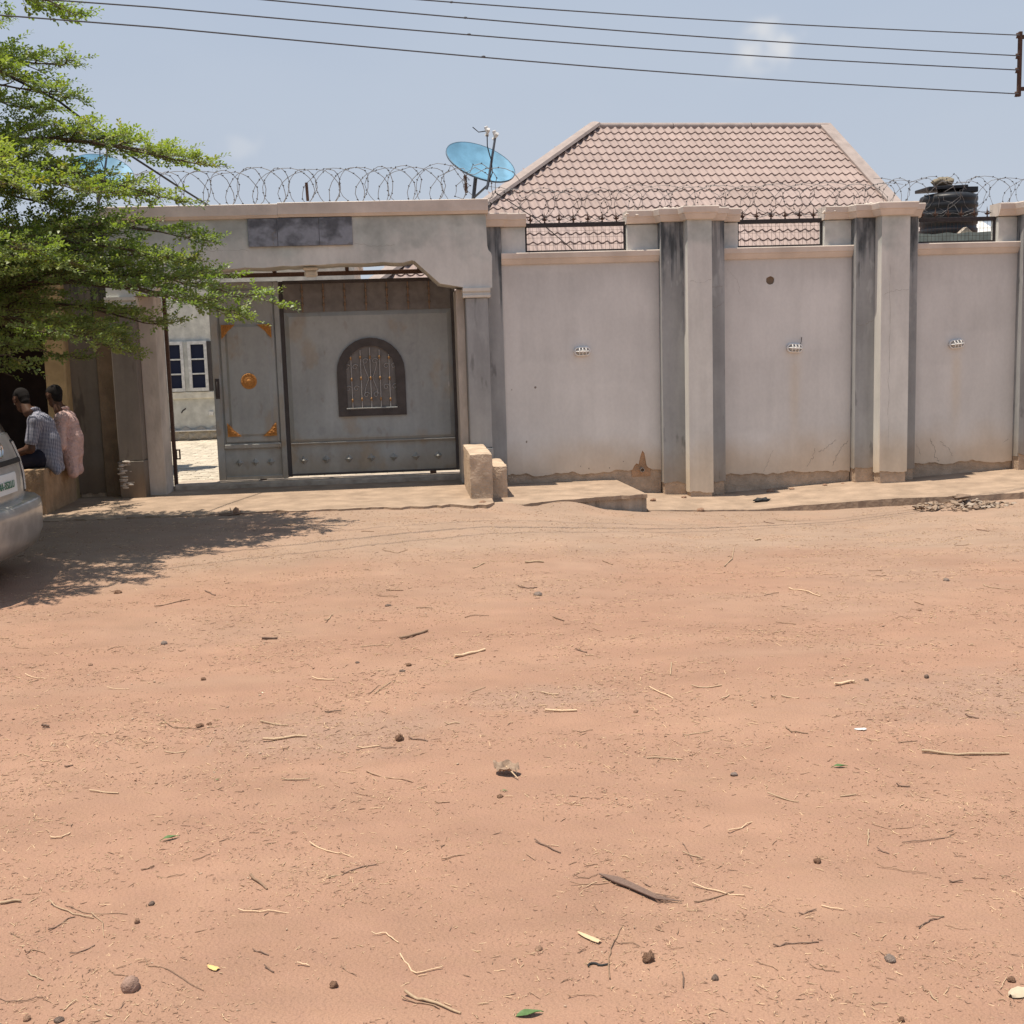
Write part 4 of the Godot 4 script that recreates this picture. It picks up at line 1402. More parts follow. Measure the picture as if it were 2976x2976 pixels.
func make_fences() -> void:
	var spots := [[1.515, 2.705, 2.975, "spear topped steel grille in the first opening next to the gate portal"], [4.045, 5.085, 2.965, "spear topped steel grille in the opening above the wall with the round hole"], [6.255, 7.235, 2.94, "spear topped steel grille in the opening before the black water tank"], [8.455, 11.2, 2.95, "spear topped steel grille in the last opening, beyond the third pilaster"]]
	for q in spots:
		var x0: float = q[0]
		var x1: float = q[1]
		var top: float = q[2]
		var t := thing("grille", q[3], "grille", Vector3(x0, 2.655, -0.09), "spear topped grilles in the wall openings")
		var W := x1 - x0
		var H := top - 2.655
		var b := MB.new()
		b.box(Vector3(0.0, H - 0.032, -0.02), Vector3(W, H + 0.018, 0.02), 0.003)
		var fr := obj("top_rail", b, M.steel, t)
		b = MB.new()
		b.box(Vector3(0.0, 0.0, -0.015), Vector3(W, 0.025, 0.015), 0.003)
		obj("bottom_rail", b, M.steel, t)
		for x in [0.0, W - 0.022]:
			b = MB.new()
			b.box(Vector3(x, 0.0252, -0.014), Vector3(x + 0.022, H - 0.0322, 0.014), 0.003)
			obj("upright", b, M.steel, t)
		b = MB.new()
		var nx := int(W / 0.046)
		for i in range(1, nx):
			var x := W * i / nx
			b.box(Vector3(x - 0.0013, 0.026, -0.0013), Vector3(x + 0.0013, H - 0.033, 0.0013))
		for k in [0.085, 0.17, 0.245]:
			b.box(Vector3(0.023, k - 0.0013, -0.004), Vector3(W - 0.023, k + 0.0013, -0.0014))
		obj("wire_mesh", b, M.rust, t)
		var ns := int(round(W / 0.165))
		var sm := MB.new()
		sm.lathe([Vector2(0.001, 0.0), Vector2(0.013, 0.004), Vector2(0.008, 0.014), Vector2(0.007, 0.022), Vector2(0.022, 0.04), Vector2(0.012, 0.055), Vector2(0.006, 0.085), Vector2(0.001, 0.125)], 6)
		for s in [-1, 1]:
			sm.tube([Vector3(0, 0.026, 0), Vector3(0.022 * s, 0.034, 0), Vector3(0.032 * s, 0.048, 0), Vector3(0.026 * s, 0.058, 0)], [0.007, 0.006, 0.005, 0.002], 5)
		var mesh := sm.mesh()
		for i in ns:
			var o := put("spear_head", mesh, M.rust, t)
			o.position = Vector3(W * (i + 0.4) / ns, H + 0.018, 0)
			o.rotation.z = rng.randf_range(-0.06, 0.06)

func make_wall_lamps() -> void:
	var first: Node3D = null
	var k := 0
	for q in [[2.147, 1.494, 0.0, "caged oval bulkhead lamp on the wall bay next to the gate"], [4.716, 1.456, -0.07, "caged bulkhead lamp with a bent wire sticking up, below the round hole"], [6.73, 1.446, 0.09, "tilted caged bulkhead lamp on the bay under the water tank"]]:
		var t: Node3D
		if first == null:
			t = thing("wall_lamp", q[3], "lamp", Vector3(q[0], q[1], 0.0), "caged lamps along the compound wall")
			first = t
			var b := MB.new()
			var o := []
			for i in 24:
				var a := TAU * i / 24.0
				o.append(Vector2(signf(cos(a)) * 0.045 + cos(a) * 0.042, sin(a) * 0.042))
			b.extrude(PackedVector2Array(o), 0.001, 0.018)
			obj("base", b, M.white, t)
			b = MB.new()
			var rows := []
			for s in [[1.0, 0.018], [0.95, 0.04], [0.75, 0.055], [0.4, 0.064], [0.02, 0.066]]:
				var line := PackedVector3Array()
				for i in 24:
					var a := TAU * i / 24.0
					line.append(Vector3(signf(cos(a)) * 0.040 * s[0] + cos(a) * 0.028 * s[0], sin(a) * 0.028 * s[0], s[1] * 0.85))
				rows.append(line)
			b.grid(rows, false, true)
			obj("lamp_glass", b, M.lamp_glass, t)
			b = MB.new()
			for x in [-0.035, 0.0, 0.035]:
				var e := []
				for i in 9:
					var a := PI * i / 8.0
					e.append(Vector3(x, cos(a) * 0.04, 0.016 + sin(a) * 0.058))
				b.tube(e, [0.005], 5)
			var e2 := []
			for i in 11:
				var a := PI * i / 10.0
				e2.append(Vector3(cos(a) * 0.085, 0.0, 0.016 + sin(a) * 0.058))
			b.tube(e2, [0.005], 5)
			var e3 := []
			for i in 25:
				var a := TAU * i / 24.0
				e3.append(Vector3(signf(cos(a)) * 0.04 + cos(a) * 0.04, sin(a) * 0.038, 0.035))
			b.tube(e3, [0.0065], 6)
			obj("cage", b, M.cage, t)
		else:
			t = first.duplicate()
			t.name = numbered("wall_lamp")
			add_child(t)
			t.position = Vector3(q[0], q[1], 0.0)
			tag(t, q[3], "lamp", "caged lamps along the compound wall")
		t.rotation.z = q[2]
		t.scale = Vector3(1.12, 1.22, 1.1)
		if k == 1:
			var b := MB.new()
			b.tube([Vector3(0.06, 0.03, 0.02), Vector3(0.07, 0.07, 0.02), Vector3(0.072, 0.11, 0.012)], [0.0035], 5)
			obj("loose_wire", b, M.cable, t)
		k += 1

func razor(called: String, label: String, x0: float, x1: float, yc: float, zc: float, R: float, p: float, A: float, sd: int, messy := []) -> Node3D:
	var t := thing(called, label, "razor wire", Vector3(x0, yc, zc), "razor wire coils on the wall")
	var r := RandomNumberGenerator.new()
	r.seed = sd
	var turns := (x1 - x0) / p
	var n := int(turns * 22)
	var bm := MB.new()
	var b := MB.new()
	for strand in 2:
		var pts := []
		var jr := 1.0
		var jx := 0.0
		var jy := 0.0
		var lean := 1.0
		for i in n + 1:
			var mixr := 0.12
			if i % 9 == 0: lean = r.randf_range(0.55, 1.25)
			jr = lerpf(jr, r.randf_range(0.8, 1.14), mixr)
			jx = lerpf(jx, r.randf_range(-0.12, 0.12), mixr)
			jy = lerpf(jy, r.randf_range(-0.09, 0.07), mixr)
			var a := TAU * i / 22.0
			var x := p * a / TAU + (A if strand == 0 else -A * 0.85) * sin(a + strand * 1.3) + jx
			var y := R * jr * cos(a + strand * 1.3) + jy
			var z := R * (0.75 if strand == 0 else -0.6) * sin(a + 0.5) * lean
			for q in messy:
				var e := exp(-pow((x0 + x - q[0]) / q[1], 2.0))
				y += e * r.randf_range(-0.05, 0.04)
				x += e * r.randf_range(-0.06, 0.06)
			pts.append(Vector3(x, y, z))
		for i in range(1, n, 2):
			var c: Vector3 = pts[i]
			var d: Vector3 = (pts[i + 1] - pts[i - 1]).normalized()
			var s := d.cross(Vector3(0.2, 0.3, 1)).normalized()
			var u := s.cross(d)
			for e in [s, u]:
				bm.quad(c - d * 0.011, c + e * 0.013 - d * 0.004, c + d * 0.011, c - e * 0.013 + d * 0.004)
				bm.quad(c + d * 0.011, c + e * 0.013 - d * 0.004, c - d * 0.011, c - e * 0.013 + d * 0.004)
		b.tube(pts, [0.004 if sd == 3 else 0.003], 4)
	obj("coil", b, M.wire, t)
	obj("barbs", bm, M.barb, t)
	return t

func make_razor_wire() -> void:
	var t := razor("razor_wire", "looping razor wire coil on top of the gate lintel", -3.3, 1.15, 3.42, -0.05, 0.235, 0.292, 0.275, 3, [[0.9, 0.25]])
	for x in [-0.975, 0.84]:
		var b := MB.new()
		b.box(Vector3(x + 3.3 - 0.016, -0.2, 0.02), Vector3(x + 3.3 + 0.016, 0.005, 0.05), 0.003, Transform3D(Basis(Vector3.BACK, 0.03), Vector3.ZERO))
		obj("support_post", b, M.rust, t)
	razor("razor_wire", "razor wire coil running over the bays before the tiled roof", 1.1, 5.9, 3.20, -0.1, 0.19, 0.34, 0.27, 5, [[1.3, 0.3]])
	razor("razor_wire", "razor wire coil crossing before the black water tank", 5.7, 9.6, 3.225, -0.1, 0.205, 0.34, 0.25, 8, [[6.7, 0.2]])

func make_dishes() -> void:
	var spots := [[Vector3(1.098, 3.847, -1.2), 0.445, "large light blue satellite dish behind the gate portal, tilted to the sky"], [Vector3(-3.90, 4.08, -3.0), 0.40, "light blue satellite dish half hidden behind the tree"]]
	var nrm := Vector3(0.30, 0.77, 0.56).normalized()
	for q in spots:
		var t := thing("satellite_dish", q[2], "satellite dish", q[0], "blue satellite dishes")
		var k: float = q[1] / 0.445
		var up := nrm
		var side := Vector3(0.95, -0.28, -0.12)
		side = (side - up * side.dot(up)).normalized()
		var fwd := side.cross(up)
		var bs := Basis(side, up, fwd) * Basis.from_scale(Vector3(k, k, k))
		var xf := Transform3D(bs, Vector3.ZERO)
		var b := MB.new()
		var pr := []
		for i in 9: pr.append(Vector2(maxf(0.445 * i / 8.0, 0.001), 0.085 * pow(i / 8.0, 2.0) - 0.06))
		var pr2 := pr.duplicate()
		pr2.reverse()
		b.lathe(pr2, 40, xf)
		obj("reflector", b, M.dish, t)
		b = MB.new()
		pr = []
		for i in 9: pr.append(Vector2(maxf(0.452 * i / 8.0, 0.001), 0.085 * pow(i / 8.0, 2.0) - 0.078))
		pr.append(Vector2(0.455, 0.018))
		pr.append(Vector2(0.453, 0.028))
		pr.append(Vector2(0.444, 0.0265))
		b.lathe(pr, 40, xf)
		obj("rim", b, M.dish_back, t)
		var low := bs * Vector3(0.10, -0.02, 0.475)
		var tip := bs * Vector3(0.05, 0.43, 0.12)
		b = MB.new()
		b.tube([low + Vector3(-0.02, -0.05, 0), low, tip], [0.018, 0.018, 0.014], 6)
		obj("feed_arm", b, M.galv, t)
		for s in [[0.0, 0.0], [-0.11, 0.02]]:
			var c := tip + bs * Vector3(s[0], s[1] + 0.02, 0)
			b = MB.new()
			var f := (-c).normalized()
			b.tube([c - f * 0.05, c - f * 0.01, c, c + f * 0.035, c + f * 0.05], [0.022, 0.024, 0.018, 0.018, 0.027], 8)
			b.box(Vector3(-0.022, 0.0, -0.022), Vector3(0.022, 0.07, 0.022), 0.006, Transform3D(Basis(Vector3.BACK, 0.3), c))
			obj("feed_horn", b, M.white, t)
		b = MB.new()
		b.tube([tip + bs * Vector3(-0.11, 0.06, 0), tip + Vector3(-0.2, 0.07, 0), tip + Vector3(-0.27, 0.13, 0)], [0.008, 0.006, 0.006], 5)
		b.tube([tip + bs * Vector3(-0.11, 0.02, 0), tip + Vector3(-0.1, -0.1, 0.02), tip.lerp(low, 0.35) + Vector3(-0.04, 0, 0.02), tip.lerp(low, 0.5) + Vector3(0, 0, 0.025), tip.lerp(low, 0.75) + Vector3(0.03, 0, 0.03), low], [0.007], 5)
		obj("feed_cable", b, M.cable, t)
		b = MB.new()
		var foot := Vector3(-0.12, -0.75, -0.05)
		b.tube([foot, Vector3(-0.1, -0.45, -0.05), bs * Vector3(-0.02, -0.09, 0.02)], [0.024], 8)
		b.tube([Vector3(-0.1, -0.42, -0.05), low], [0.014], 6)
		obj("mast", b, M.galv, t)
	# cable from the dish down to the house
	var b := MB.new()
	b.tube([Vector3(1.25, 3.47, -1.0), Vector3(1.75, 3.12, -0.9), Vector3(2.15, 2.8, -1.0), Vector3(2.6, 2.4, -1.2)], [0.006], 5)
	tag(obj("dish_cable", b, M.cable), "thin dark cable sagging from the blue dish behind the first grille", "cable")

func make_tank() -> void:
	var t := thing("water_tank", "ribbed black plastic water tank behind the far wall bay", "water tank", Vector3(9.36, 2.9, -6.0))
	var b := MB.new()
	var pr := [Vector2(0.47, 0.0)]
	for i in 6:
		var y := 0.02 + i * 0.14
		pr.append_array([Vector2(0.455, y), Vector2(0.455, y + 0.03), Vector2(0.475, y + 0.05), Vector2(0.475, y + 0.1), Vector2(0.455, y + 0.12)])
	pr.append_array([Vector2(0.472, 0.88), Vector2(0.472, 0.92), Vector2(0.455, 0.96), Vector2(0.38, 0.99), Vector2(0.2, 1.02), Vector2(0.18, 1.02)])
	b.lathe(pr, 36)
	obj("body", b, M.tank, t)
	b = MB.new()
	b.lathe([Vector2(0.18, 1.02), Vector2(0.18, 1.06), Vector2(0.16, 1.08), Vector2(0.001, 1.09)], 24)
	obj("lid", b, M.tank, t)
	b = MB.new()
	b.box(Vector3(-0.43, 1.06, -0.3), Vector3(0.26, 1.115, 0.26), 0.008, Transform3D(Basis(Vector3.BACK, 0.035), Vector3(0, 0.0, 0)))
	b.box(Vector3(0.12, 1.0, -0.2), Vector3(0.4, 1.09, 0.25), 0.006)
	obj("cover_board", b, M.tank, t)
	b = MB.new()
	b.box(Vector3(-0.62, -2.9, -0.62), Vector3(0.62, 0.0, 0.62), 0.01)
	obj("stand", b, M.green_wall, t)
	# crumpled sack weighing the board down
	b = MB.new()
	var r := RandomNumberGenerator.new()
	r.seed = 12
	var rows := []
	for i in 9:
		var line := PackedVector3Array()
		var a := -PI / 2 + PI * i / 8.0
		for k in 16:
			var w := TAU * -k / 16.0
			var q := 1.0 + r.randf_range(-0.2, 0.2)
			line.append(Vector3(cos(a) * cos(w) * 0.19 * q, 0.075 + sin(a) * 0.075 * q, cos(a) * sin(w) * 0.16 * q))
		rows.append(line)
	b.grid(rows, false, true)
	var s := obj("sack", b, M.sack)
	s.position = Vector3(9.25, 4.025, -6.0)
	tag(s, "crumpled pale sack weighing down the board on the water tank", "sack")
	# parapet and outbuilding behind the grille
	b = MB.new()
	var p := PackedVector2Array([Vector2(6.6, -0.2), Vector2(10.4, -0.2), Vector2(10.4, 2.92)])
	var top := ragged(6.6, 10.38, 2.93, 0.012, 9, 0.05)
	top.reverse()
	for e in top: p.append(e)
	b.extrude(p, -2.2, -2.0)
	var w := obj("low_wall", b, M.green_wall)
	tag(w, "pale green inner wall below the water tank", "wall")
	b = MB.new()
	b.extrude(PackedVector2Array([Vector2(-0.09, 0.0), Vector2(0.11, 0.0), Vector2(0.03, 0.07), Vector2(0.01, 0.085)]), -0.06, 0.06)
	var h := obj("rubble_lump", b, M.concrete)
	h.position = Vector3(7.80, 2.925, -2.1)
	tag(h, "pointed lump of mortar on the pale green inner wall", "rubble")
	b = MB.new()
	b.box(Vector3(10.0, 0.0, -9.2), Vector3(10.75, 3.26, -7.0), 0.02)
	b.quad(Vector3(9.9, 3.27, -6.9), Vector3(10.8, 3.27, -6.9), Vector3(10.62, 3.66, -7.6), Vector3(9.9, 3.66, -7.6))  # roof slope added so that it catches the sun and reads bright
	b.quad(Vector3(9.9, 3.66, -7.6), Vector3(10.62, 3.66, -7.6), Vector3(10.8, 3.27, -9.3), Vector3(9.9, 3.27, -9.3))
	b.tri(Vector3(10.8, 3.27, -6.9), Vector3(10.8, 3.27, -9.3), Vector3(10.62, 3.66, -7.6))
	b.tri(Vector3(9.9, 3.27, -9.3), Vector3(9.9, 3.27, -6.9), Vector3(9.9, 3.66, -7.6))
	var ob := obj("outbuilding", b, M.white)
	tag(ob, "white outbuilding behind the water tank, roof slope added to catch the sun", "building")

func make_power_line() -> void:
	var t := thing("power_pole", "power pole rack of brown steel holding four wires at the street edge", "pole", Vector3(7.45, -0.3, 1.25))
	var b := MB.new()
	b.tube([Vector3.ZERO, Vector3(0.0, 6.2, 0)], [0.13, 0.09], 12)
	obj("pole", b, M.concrete, t)
	b = MB.new()
	b.box(Vector3(-0.665, 4.40, -0.025), Vector3(-0.628, 5.075, 0.015), 0.004)
	var rk := obj("rack", b, M.rust, t)
	for y in [4.46, 5.0]:
		b = MB.new()
		b.box(Vector3(-0.628, y, -0.02), Vector3(-0.09, y + 0.04, 0.01), 0.004)
		obj("rack_arm", b, M.rust, t)
	var ys := [4.733, 4.52, 4.372, 4.124]
	var dirs := [Vector2(-0.97, 0.242), Vector2(-0.957, 0.289), Vector2(-0.956, 0.293), Vector2(-0.943, 0.333)]
	var names := ["topmost of the four wires strung from the brown rack", "second wire from the top on the brown rack", "third wire from the top on the brown rack", "lowest of the four wires strung from the brown rack"]
	for k in 4:
		b = MB.new()
		b.lathe([Vector2(0.001, -0.03), Vector2(0.022, -0.025), Vector2(0.015, 0.0), Vector2(0.022, 0.025), Vector2(0.001, 0.03)], 8, Transform3D(Basis.IDENTITY, Vector3(-0.675, ys[k] + 0.3, 0.0)))
		obj("insulator", b, M.rust, rk)
		var pts := []
		var s := Vector3(6.785, ys[k], 1.27)
		for i in 33:
			var e := i / 32.0
			var L := 17.0 * e
			pts.append(s + Vector3(dirs[k].x * L, -0.05 * sin(PI * clampf(L / 9.0, 0, 1)), dirs[k].y * L))
		b = MB.new()
		b.tube(pts, [0.0062], 5)
		for q in [0.385]:
			var c: Vector3 = pts[int(q * 32)]
			b.sphere(c + Vector3(0.02 * k, 0, 0), Vector3(0.02, 0.011, 0.011), 6)
		tag(obj("power_wire", b, M.line), names[k], "wire", "wires on the power pole")
		# the far side of the span, beyond the frame
	b = MB.new()
	b.tube([Vector3(-4.4, 4.6, 3.4), Vector3(-3.015, 3.934, 2.5), Vector3(-2.70, 3.66, 1.3), Vector3(-2.36, 3.44, 0.2), Vector3(-2.174, 3.33, -0.5), Vector3(-2.0, 3.1, -1.2)], [0.0115], 6)
	tag(obj("service_cable", b, M.cable), "thick black service cable slanting from the tree down behind the lintel", "cable")

# ---------------------------------------------------------------- tree
var sprays := []
var spray_cols := []
var twigs: MB

func leafy(at: Vector3, dir: Vector3, shade: float) -> void:
	var z := dir.normalized()
	var up := (Vector3.UP + Vector3(rng.randf_range(-0.5, 0.5), 0, rng.randf_range(-0.5, 0.5))).normalized()
	var x := up.cross(z)
	if x.length() < 0.05: x = Vector3.RIGHT
	x = x.normalized()
	var s := rng.randf_range(0.75, 1.25)
	sprays.append(Transform3D(Basis(x, z.cross(x), z) * Basis.from_scale(Vector3(s, s, s)), at))
	var t := rng.randf()
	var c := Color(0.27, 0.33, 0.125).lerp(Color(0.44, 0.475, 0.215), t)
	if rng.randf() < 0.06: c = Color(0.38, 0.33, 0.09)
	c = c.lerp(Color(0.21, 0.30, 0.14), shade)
	spray_cols.append(c)

func limb(p0: Vector3, p1: Vector3, r0: float, depth: int, shade: float) -> void:
	var L := p0.distance_to(p1)
	var n := maxi(4, int(L / 0.12))
	var pts := []
	var rad := []
	var sag := Vector3(rng.randf_range(-0.06, 0.06), 0.07 * L if depth == 0 else 0.02, rng.randf_range(-0.06, 0.06)) * minf(L, 2.0)
	for i in n + 1:
		var t := float(i) / n
		pts.append(p0.lerp(p1, t) + sag * sin(PI * t) + Vector3(rng.randf_range(-1, 1), rng.randf_range(-1, 1), rng.randf_range(-1, 1)) * 0.012)
		rad.append(maxf(r0 * (1.0 - 0.88 * t), 0.0022))
	twigs.tube(pts, rad, 6 if depth == 0 else 4, false)
	var g0 := rng.randf_range(0.2, 0.7)
	var g1 := g0 + rng.randf_range(0.12, 0.26)
	for i in range(1, n + 1):
		var t := float(i) / n
		var d: Vector3 = (pts[i] - pts[i - 1]).normalized()
		if depth == 0 and t > g0 and t < g1 and rng.randf() < 0.6: continue
		if depth == 0:
			if t < 0.16: continue
			for s in [-1.0, 1.0]:
				if rng.randf() < 0.30: continue
				var out = d.cross(Vector3.UP).normalized() * s
				var l := (0.42 * L * (1.0 - t) + 0.26) * rng.randf_range(0.55, 1.05)
				l = minf(l, 1.15)
				var e: Vector3 = pts[i] + (d * rng.randf_range(0.55, 1.0) + out * rng.randf_range(0.6, 1.0) + Vector3(0, rng.randf_range(-0.10, 0.22), 0)).normalized() * l
				limb(pts[i], e, 0.007, 1, shade)
		elif depth == 1:
			for s in [-1.0, 1.0]:
				if rng.randf() < 0.42: continue
				var out = d.cross(Vector3.UP).normalized() * s
				var l := rng.randf_range(0.10, 0.24) * (1.15 - 0.4 * t)
				var dd = (d * 0.8 + out * rng.randf_range(0.3, 0.9) + Vector3(0, rng.randf_range(-0.12, 0.4), 0)).normalized()
				var e: Vector3 = pts[i] + dd * l
				twigs.tube([pts[i], e], [0.0028, 0.0016], 3, false)
				leafy(pts[i].lerp(e, 0.35), dd, shade)
				leafy(pts[i].lerp(e, 0.8), dd, shade)
		if t > 0.3 and depth == 1: leafy(pts[i], d + Vector3(0, 0.25, 0), shade)
	leafy(pts[n], (pts[n] - pts[n - 1]), shade)

func spray_mesh() -> ArrayMesh:   # a twig end with small obovate leaves around it
	var b := MB.new()
	var r := RandomNumberGenerator.new()
	r.seed = 15
	for k in 9:
		var z := 0.012 * k
		var a := 2.4 * k + r.randf_range(-0.3, 0.3)
		var out := Vector3(cos(a), sin(a) * 0.7 + 0.25, 0.55 + 0.05 * k).normalized()
		var w := out.cross(Vector3(0.1, 1, 0.2)).normalized()
		var nn := w.cross(out).normalized()
		var L := r.randf_range(0.030, 0.046)
		var W := L * 0.27
		var o := Vector3(0, 0, z)
		var q := [o, o + out * L * 0.45 + w * W * 0.75 + nn * 0.002, o + out * L * 0.78 + w * W + nn * 0.002, o + out * L - nn * 0.003, o + out * L * 0.78 - w * W + nn * 0.002, o + out * L * 0.45 - w * W * 0.75 + nn * 0.002]
		b.tri(q[0], q[1], q[5])
		b.quad(q[1], q[2], q[4], q[5])
		b.tri(q[2], q[3], q[4])
	return b.mesh()

func make_tree() -> void:
	rng.seed = 20
	var t := thing("shade_tree", "tiered shade tree with small glossy leaves reaching over the car and the seated people", "tree", Vector3.ZERO)
	var b := MB.new()
	var foot := Vector3(-5.25, -0.25, 2.7)
	var tr := []
	var rd := []
	for i in 15:
		var y := -0.25 + 7.2 * i / 14.0
		tr.append(Vector3(-5.25 + 0.06 * sin(y * 1.3), y, 2.7 + 0.05 * cos(y * 1.1)))
		rd.append(lerpf(0.13, 0.018, i / 14.0) + (0.06 if i == 0 else 0.0))
	b.tube(tr, rd, 10)
	obj("trunk", b, M.bark, t)
	twigs = MB.new()
	# tiers: height where the limbs leave the trunk, then their tips
	var tiers := [
		[1.42, 0.5, [Vector3(-2.45, 1.62, 2.9), Vector3(-3.3, 1.45, 3.6), Vector3(-3.35, 2.0, 5.5), Vector3(-1.28, 2.07, 3.0), Vector3(-1.62, 2.0, 2.45), Vector3(-1.72, 2.02, 3.55), Vector3(-2.15, 1.86, 3.2), Vector3(-2.55, 1.72, 3.9), Vector3(-2.6, 1.74, 2.3), Vector3(-3.0, 1.62, 3.1), Vector3(-3.2, 1.62, 4.3), Vector3(-3.6, 1.85, 1.0), Vector3(-4.1, 1.72, 4.9), Vector3(-5.0, 1.8, 5.6), Vector3(-6.6, 1.8, 5.2), Vector3(-8.0, 1.9, 3.2)]],
		[1.68, 0.35, [Vector3(-2.85, 2.42, 4.75), Vector3(-3.2, 2.3, 5.4), Vector3(-1.72, 2.62, 3.05), Vector3(-1.95, 2.42, 3.5), Vector3(-2.15, 2.45, 2.4), Vector3(-2.7, 2.35, 4.1), Vector3(-3.3, 2.3, 4.7), Vector3(-3.3, 2.4, 3.1), Vector3(-4.3, 2.4, 5.2), Vector3(-6.2, 2.4, 5.0), Vector3(-7.6, 2.4, 2.6)]],
		[2.6, 0.15, [Vector3(-3.05, 3.0, 5.1), Vector3(-1.75, 3.28, 3.0), Vector3(-2.05, 3.42, 2.75), Vector3(-2.0, 2.95, 3.4), Vector3(-2.5, 2.95, 3.9), Vector3(-2.45, 3.1, 2.2), Vector3(-3.0, 2.95, 4.5), Vector3(-2.9, 2.9, 3.1), Vector3(-3.9, 2.9, 5.0), Vector3(-6.0, 3.0, 4.7), Vector3(-7.3, 3.0, 2.6)]],
		[3.1, 0.15, [Vector3(-3.3, 3.42, 3.6), Vector3(-3.6, 3.5, 2.3), Vector3(-6.0, 3.5, 4.3)]],
		[3.5, 0.3, [Vector3(-2.83, 3.86, 3.0), Vector3(-2.9, 4.16, 2.85), Vector3(-3.15, 3.95, 3.7), Vector3(-3.3, 3.9, 2.2), Vector3(-3.7, 3.95, 4.3), Vector3(-3.5, 4.25, 3.0), Vector3(-5.6, 4.0, 4.5), Vector3(-6.8, 4.0, 2.6)]],
		[4.45, 0.45, [Vector3(-2.82, 4.64, 3.0), Vector3(-3.15, 4.78, 2.6), Vector3(-3.3, 4.66, 3.6), Vector3(-3.7, 4.72, 2.1), Vector3(-4.2, 4.74, 4.0), Vector3(-5.6, 4.8, 4.2), Vector3(-6.4, 4.8, 2.4)]]]
	for q in tiers:
		for e in q[2]:
			var s := Vector3(-5.25 + 0.06 * sin(q[0] * 1.3), q[0] + rng.randf_range(-0.05, 0.12), 2.7)
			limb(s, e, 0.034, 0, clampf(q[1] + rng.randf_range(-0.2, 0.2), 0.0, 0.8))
	obj("branches", twigs, M.bark, t).set_meta("kind", "stuff")
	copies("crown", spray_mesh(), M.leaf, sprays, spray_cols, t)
	print("sprays ", sprays.size())

